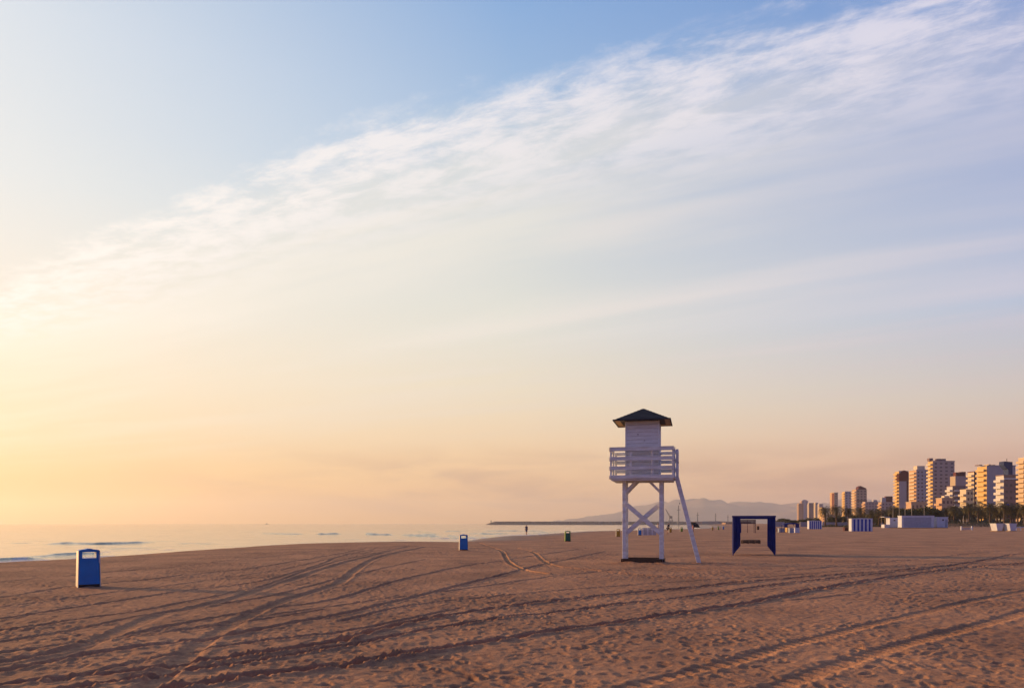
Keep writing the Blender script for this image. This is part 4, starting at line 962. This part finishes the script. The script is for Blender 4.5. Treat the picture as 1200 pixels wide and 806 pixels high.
TL = [(1057,592.6,300,'dense dark tree at the left end of the long kiosk'),(1066,593.4,305,'dense dark tree behind the left half of the long kiosk'),(1074,592.6,300,'dense dark tree behind the middle of the long kiosk'),(1081.5,593.6,305,'dense dark tree behind the right half of the long kiosk'),
 (1088.5,593.2,300,'dense dark tree behind the right end of the long kiosk'),(1095.5,598,310,'low dark tree above the gap between the long and square kiosks'),(1014.5,600,330,'low dark tree behind the right side of the large striped tent'),(1003,602,330,'low dark bush tree behind the left side of the large striped tent'),
 (986,604,340,'low dark tree between the middle and right separate palms'),(973.5,604.5,340,'low dark tree between the left and middle separate palms'),(957,605.5,400,'low dark tree right above the narrow striped tent'),(948,606.5,420,'low dark tree below the far hazy blocks, left of the tent'),
 (939,608,420,'low dark tree left of the narrow striped tent above the pale wall'),(921,607.2,420,'brownish tree above the small navy pavilion'),(914.5,606.2,430,'taller brownish tree just right of the large navy canopy'),(905.5,608.4,450,'low brownish tree touching the right edge of the large navy canopy'),(930,608.4,430,'low brownish tree behind the right side of the navy pavilion'),
 (1024,603,320,'low tree in front of the low lilac block'),(1036,603,320,'low tree left of the small kiosk, below the low block'),(1050,600,310,'low tree in the gap between the small and long kiosks')]
for px, top, D_, lb_ in TL:
    k = D_/F; x = (px-CX)*k; z0 = gz(x, D_); want = (HY-top)*k+EYE-z0; pr_ = tp[random.randrange(3)]; s_ = want/pr_[1]; sc = (max(s_, 2.6)*random.uniform(.95,1.15),)*2+(s_,)
    if not pr_[2]: o = pr_[0]; pr_[2] = True; o.location = (x, D_, z0); o['label'] = lb_; o.scale = sc
    else: o = dup(pr_[0], (x, D_, z0), random.uniform(0, 6), lb_, sc)
for q in tp+protos:
    if not q[2]:
        for c in list(q[0].children): bpy.data.objects.remove(c)
        bpy.data.objects.remove(q[0])
# hedge and dune scrub: nobody could count it
b = MB(); random.seed(3)
for _ in range(15000):
    u = random.random(); px = 960+u*300; D_ = random.uniform(285, 325); x = (px-CX)/F*D_; z0 = gz(x, D_); r_ = random.uniform(0, 1)
    bump = .5+.5*math.sin(px*.35)+.4*math.sin(px*.13+1); hh = (0.6+.9*bump)*(.5 if px < 1040 else 1.35)
    c = Vector((x, D_, z0+r_*hh)); a = Vector((random.gauss(0,1), random.gauss(0,1), random.gauss(0,1))).normalized(); d = a.orthogonal().normalized(); s_ = random.uniform(.12,.28)
    b.add([c-a*s_, c+d*s_, c+a*s_, c-d*s_], [(0,1,2,3)])
for _ in range(16000):
    px = random.uniform(1096, 1290); D_ = random.uniform(300, 335); x = (px-CX)/F*D_; c = Vector((x, D_, gz(x, D_)+random.uniform(0, 1)*(2.6+1.2*math.sin(px*.31)+.8*math.sin(px*.11)))); a = Vector((random.gauss(0,1), random.gauss(0,1), random.gauss(0,1))).normalized(); d = a.orthogonal().normalized(); s_ = random.uniform(.15,.34)
    b.add([c-a*s_, c+d*s_, c+a*s_, c-d*s_], [(0,1,2,3)])
for _ in range(5000):
    x = random.gauss(160, 12); y = random.gauss(258, 3.5); z0 = gz(x, y); c = Vector((x, y, z0+random.uniform(0,.35))); a = Vector((random.gauss(0,1), random.gauss(0,1), random.gauss(0,1))).normalized(); d = a.orthogonal().normalized(); s_ = random.uniform(.06,.16)
    b.add([c-a*s_, c+d*s_, c+a*s_, c-d*s_], [(0,1,2,3)])
sc_ = b.build('promenade_shrubbery', M['scrub']); tag(sc_, kind='stuff')
# lamp posts
t0 = None
for px, top, lb_ in ((1046.5,592,'slim pale lamp post behind the small kiosk'),(1053.8,591.5,'slim pale lamp post in the gap left of the long kiosk'),(1060.6,592,'slim pale lamp post behind the left end of the long kiosk'),(1068.4,591.6,'slim pale lamp post behind the left middle of the long kiosk'),(1083,592,'slim pale lamp post behind the right part of the long kiosk'),(1129,604,'short pale lamp post at the left of the planted dune')):
    D_ = 262.0; k = D_/F; x = (px-CX)*k; z0 = gz(x, D_); hh = (HY-top)*k+EYE-z0
    if t0 is None:
        t0 = thing('street_lamp', (x, D_, z0), 0, lb_, 'street lamp', 'slim lamp posts before the palms'); h0 = hh
        MB().tube([(0,0,-.2),(0,0,hh)], [.09,.06], 7).build('pole', M['lamp_metal'], t0); MB().box((.25,0,hh),(.7,.2,.1)).build('lamp_head', M['lamp_metal'], t0)
    else:
        o = dup(t0, (x, D_, z0), 0, lb_, (1, 1, hh/h0))

# ------------------------------------------------------------------ haze
HZ = NT('haze_air'); HZ.t.nodes.remove(HZ.b); pv = HZ.n('ShaderNodeVolumePrincipled')
pv.inputs['Color'].default_value = (1.0,0.955,0.90,1); pv.inputs['Density'].default_value = 0.00012; pv.inputs['Anisotropy'].default_value = 0.5
HZ.l(pv.outputs[0], HZ.out.inputs['Volume'])
hz = MB().box((0,0,(330-6.0)/2),(23000,23000,336.0)).build('haze', HZ.m); tag(hz, kind='stuff')
hz.location.z = 0

# ------------------------------------------------------------------ sky
W_ = bpy.data.worlds.new('World'); scene.world = W_; W_.use_nodes = True
nt = W_.node_tree; nt.nodes.clear()
def wn(typ, **kw):
    o = nt.nodes.new(typ)
    for k_, v_ in kw.items(): setattr(o, k_, v_)
    return o
def lk(a, b): nt.links.new(a, b)
def mth(op, a, b=None, c=None, clamp=False):
    o = wn('ShaderNodeMath', operation=op, use_clamp=clamp)
    for i, v in enumerate((a, b, c)):
        if v is None: continue
        if isinstance(v, (int, float)): o.inputs[i].default_value = v
        else: lk(v, o.inputs[i])
    return o.outputs[0]
def mrange(v, a, b, c=0.0, d=1.0, smooth=False):
    o = wn('ShaderNodeMapRange', interpolation_type='SMOOTHSTEP' if smooth else 'LINEAR'); lk(v, o.inputs[0])
    for i, q in enumerate((a, b, c, d)): o.inputs[i+1].default_value = q
    return o.outputs[0]
def mixc(f, a, b, mode='MIX'):
    o = wn('ShaderNodeMix', data_type='RGBA', blend_type=mode)
    if isinstance(f, (int, float)): o.inputs[0].default_value = f
    else: lk(f, o.inputs[0])
    for i, v in ((6, a), (7, b)):
        if isinstance(v, tuple): o.inputs[i].default_value = v
        else: lk(v, o.inputs[i])
    return o.outputs[2]
def wnoise(vec, sc, det, rough, dist=0.0):
    o = wn('ShaderNodeTexNoise'); o.inputs['Scale'].default_value = sc; o.inputs['Detail'].default_value = det; o.inputs['Roughness'].default_value = rough
    o.inputs['Distortion'].default_value = dist; lk(vec, o.inputs['Vector']); return o.outputs['Fac']
tc = wn('ShaderNodeTexCoord'); sp = wn('ShaderNodeSeparateXYZ'); lk(tc.outputs['Generated'], sp.inputs[0])
sx, sy, sz = sp.outputs
az = mth('MULTIPLY', mth('ARCTAN2', sx, sy), 180/PI); el = mth('MULTIPLY', mth('ARCSINE', sz), 180/PI)
eln = mrange(el, 0, 90)
def ramp(stops, gain=1.0):
    r = wn('ShaderNodeValToRGB'); cr = r.color_ramp
    while len(cr.elements) > 1: cr.elements.remove(cr.elements[-1])
    for i, (e, c) in enumerate(stops):
        q = cr.elements[0] if i == 0 else cr.elements.new(e/90); q.position = e/90
        cc = srgb(*c); q.color = (cc[0]*gain, cc[1]*gain, cc[2]*gain, 1)
    lk(eln, r.inputs['Fac']); return r.outputs['Color']
Lf = ramp([(0,(250,192,112)),(1.2,(256,203,128)),(4,(257,219,160)),(8.6,(252,233,200)),(13.7,(247,240,226)),(21,(232,237,237)),(29.5,(219,229,238)),(45,(165,193,222)),(90,(36,54,104))], .94)
Cf = ramp([(0,(240,180,116)),(1,(246,190,130)),(4.6,(245,206,160)),(10,(244,228,196)),(16,(224,226,216)),(24.6,(170,196,222)),(34,(133,171,216)),(46,(84,122,188)),(90,(36,54,104))])
Rf = ramp([(0,(214,158,134)),(1,(216,160,136)),(4,(224,182,156)),(8.6,(211,204,194)),(13.7,(180,200,222)),(21,(146,171,212)),(29.5,(112,149,207)),(42,(84,118,185)),(90,(36,54,104))])
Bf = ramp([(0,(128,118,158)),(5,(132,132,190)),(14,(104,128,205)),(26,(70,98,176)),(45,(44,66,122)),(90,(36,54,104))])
Sf = ramp([(0,(255,205,130)),(6,(255,222,160)),(15,(255,238,205)),(30,(238,236,226)),(50,(150,172,200)),(90,(36,54,104))], .95)
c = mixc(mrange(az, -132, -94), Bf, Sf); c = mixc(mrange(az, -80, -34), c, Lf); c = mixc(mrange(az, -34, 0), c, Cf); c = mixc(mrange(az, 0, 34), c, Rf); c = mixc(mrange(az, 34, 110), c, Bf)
# cirrus sheet on a plane overhead
zc = mth('MAXIMUM', sz, 0.035); pxn = mth('DIVIDE', sx, zc); pyn = mth('DIVIDE', sy, zc)
along = mth('ADD', mth('MULTIPLY', pxn, .864), mth('MULTIPLY', pyn, -.503)); across = mth('ADD', mth('MULTIPLY', pxn, .503), mth('MULTIPLY', pyn, .864))
def cvec(a_, b_, o=0.0):
    v = wn('ShaderNodeCombineXYZ'); lk(mth('MULTIPLY', along, a_), v.inputs[0]); lk(mth('MULTIPLY', across, b_), v.inputs[1]); v.inputs[2].default_value = o; return v.outputs[0]
nA = wnoise(cvec(.9, 1.6), 1.0, 6, .55); nB = wnoise(cvec(4.2, 8.5, 4.0), 1.0, 10, .66, .25); nC = wnoise(cvec(.30, 1.5, 8.0), 1.0, 7, .5, .35); nD = wnoise(cvec(9, 11, 2.0), 1.0, 8, .7, .2)
s0 = mth('ADD', mth('SUBTRACT', across, mth('MULTIPLY_ADD', mth('POWER', mth('MINIMUM', mth('ABSOLUTE', mth('ADD', along, 1.4)), 2.2), 2.0), .04, 1.53)), mth('MULTIPLY', mth('SUBTRACT', nA, .5), .40))
s1 = mth('ADD', s0, mth('MULTIPLY', mth('SUBTRACT', nD, .5), .22))
body = mth('MULTIPLY', mrange(s1, -.06, .30, smooth=True), mrange(across, 9.5, 3.5, smooth=True))
streak = mrange(nC, .38, .66, smooth=True)
alpha = mth('MULTIPLY', body, mth('MULTIPLY_ADD', streak, .42, .44))
ccol = mixc(mrange(az, 0, 34), mixc(mrange(az, -34, 0), srgb(254,243,225), srgb(218,219,212)), srgb(186,188,210)); ccol = mixc(mth('MULTIPLY', streak, .6), ccol, mixc(mrange(az, 0, 34), mixc(mrange(az, -34, 0), srgb(255,248,234), srgb(240,234,222)), srgb(214,209,220)))
ccol = mixc(mrange(el, 14, 4), ccol, mixc(mrange(az, -34, 34), srgb(253,232,194), srgb(206,178,165)))
c = mixc(alpha, c, ccol)
for pos_, wd_, am_, a0_, a1_ in ((3.34, .22, .36, -14, -2), (2.42, .13, .34, -2, 8), (2.0, .07, .25, -24, -14)):
    dd_ = mth('ABSOLUTE', mth('SUBTRACT', mth('ADD', across, mth('MULTIPLY', mth('SUBTRACT', nA, .5), .35)), pos_))
    bb_ = mth('MULTIPLY', mrange(dd_, wd_, 0.0, smooth=True), mrange(nC, .30, .60, smooth=True))
    bb_ = mth('MULTIPLY', mth('MULTIPLY', bb_, am_), mth('MULTIPLY', mrange(az, a0_, a1_, smooth=True), mrange(az, a1_+32, a1_+14, smooth=True)))
    c = mixc(bb_, c, mixc(mrange(az, -20, 34), srgb(248,238,218), srgb(222,214,222)))
edge = mth('MULTIPLY', mrange(s1, -.08, .06, smooth=True), mrange(s0, .80, .12, smooth=True))
ea = mth('MULTIPLY', edge, mrange(nB, .36, .62, smooth=True)); ea = mth('MULTIPLY', ea, mrange(az, -34, 12, .9, .72))
c = mixc(ea, c, mixc(mrange(az, -34, 34), srgb(255,249,240), srgb(234,226,236)))
# low bank above the horizon
v = wn('ShaderNodeCombineXYZ'); lk(mth('MULTIPLY', az, .10), v.inputs[0]); lk(mth('MULTIPLY', el, .55), v.inputs[1]); nE = wnoise(v.outputs[0], 1.0, 6, .5, .4)
lb = mth('MULTIPLY', mrange(nE, .40, .64, smooth=True), mth('MULTIPLY', mrange(el, .2, 1.4, smooth=True), mrange(el, 6.5, 3.0, smooth=True)))
lb = mth('MULTIPLY', lb, mth('MULTIPLY', mrange(az, -28, -6, .05, .6), mrange(az, 30, 8, .5, 1.0)))
c = mixc(lb, c, mixc(mrange(az, -20, 30), srgb(196,160,138), srgb(176,138,126)))
ns = wn('ShaderNodeTexSky', sky_type='NISHITA', sun_disc=False); ns.sun_elevation = SUN_EL; ns.sun_rotation = SUN_AZ; ns.air_density = 1.0; ns.dust_density = 2.0
STR = 0.1
gain = wn('ShaderNodeVectorMath', operation='SCALE'); lk(c, gain.inputs[0]); gain.inputs['Scale'].default_value = 1/STR
fin = mixc(0.06, gain.outputs[0], ns.outputs['Color'])
bg = wn('ShaderNodeBackground'); lk(fin, bg.inputs['Color']); bg.inputs['Strength'].default_value = STR
wo = wn('ShaderNodeOutputWorld'); lk(bg.outputs[0], wo.inputs['Surface'])
W_.cycles.sampling_method = 'MANUAL'; W_.cycles.sample_map_resolution = 512

sl = bpy.data.lights.new('sun', 'SUN'); sl.energy = 5.0; sl.angle = math.radians(0.6); sl.color = (1.0, .55, .21)
so = bpy.data.objects.new('sun', sl); COL.objects.link(so)
sd = Vector((math.sin(SUN_AZ)*math.cos(SUN_EL), math.cos(SUN_AZ)*math.cos(SUN_EL), math.sin(SUN_EL)))
so.rotation_euler = sd.to_track_quat('Z', 'Y').to_euler(); so.location = (-20, 0, 30)

# ------------------------------------------------------------------ camera
cd = bpy.data.cameras.new('camera'); co = bpy.data.objects.new('camera', cd); COL.objects.link(co)
co.location = (0, 0, EYE); co.rotation_euler = (math.radians(90), 0, 0)
cd.sensor_width = 36; cd.lens = F/1200*36; cd.shift_y = (HY-403)/1200; cd.clip_end = 60000; cd.clip_start = .1
scene.camera = co
scene.view_settings.view_transform = 'Standard'; scene.view_settings.look = 'None'; scene.view_settings.gamma = 1; scene.view_settings.exposure = 0.14
cy = scene.cycles; cy.use_denoising = True; cy.max_bounces = 6; cy.diffuse_bounces = 2; cy.glossy_bounces = 3; cy.transmission_bounces = 2; cy.volume_bounces = 2; cy.transparent_max_bounces = 8
cy.sample_clamp_indirect = 6; cy.use_adaptive_sampling = False
try: cy.denoiser = 'OPENIMAGEDENOISE'
except Exception: pass
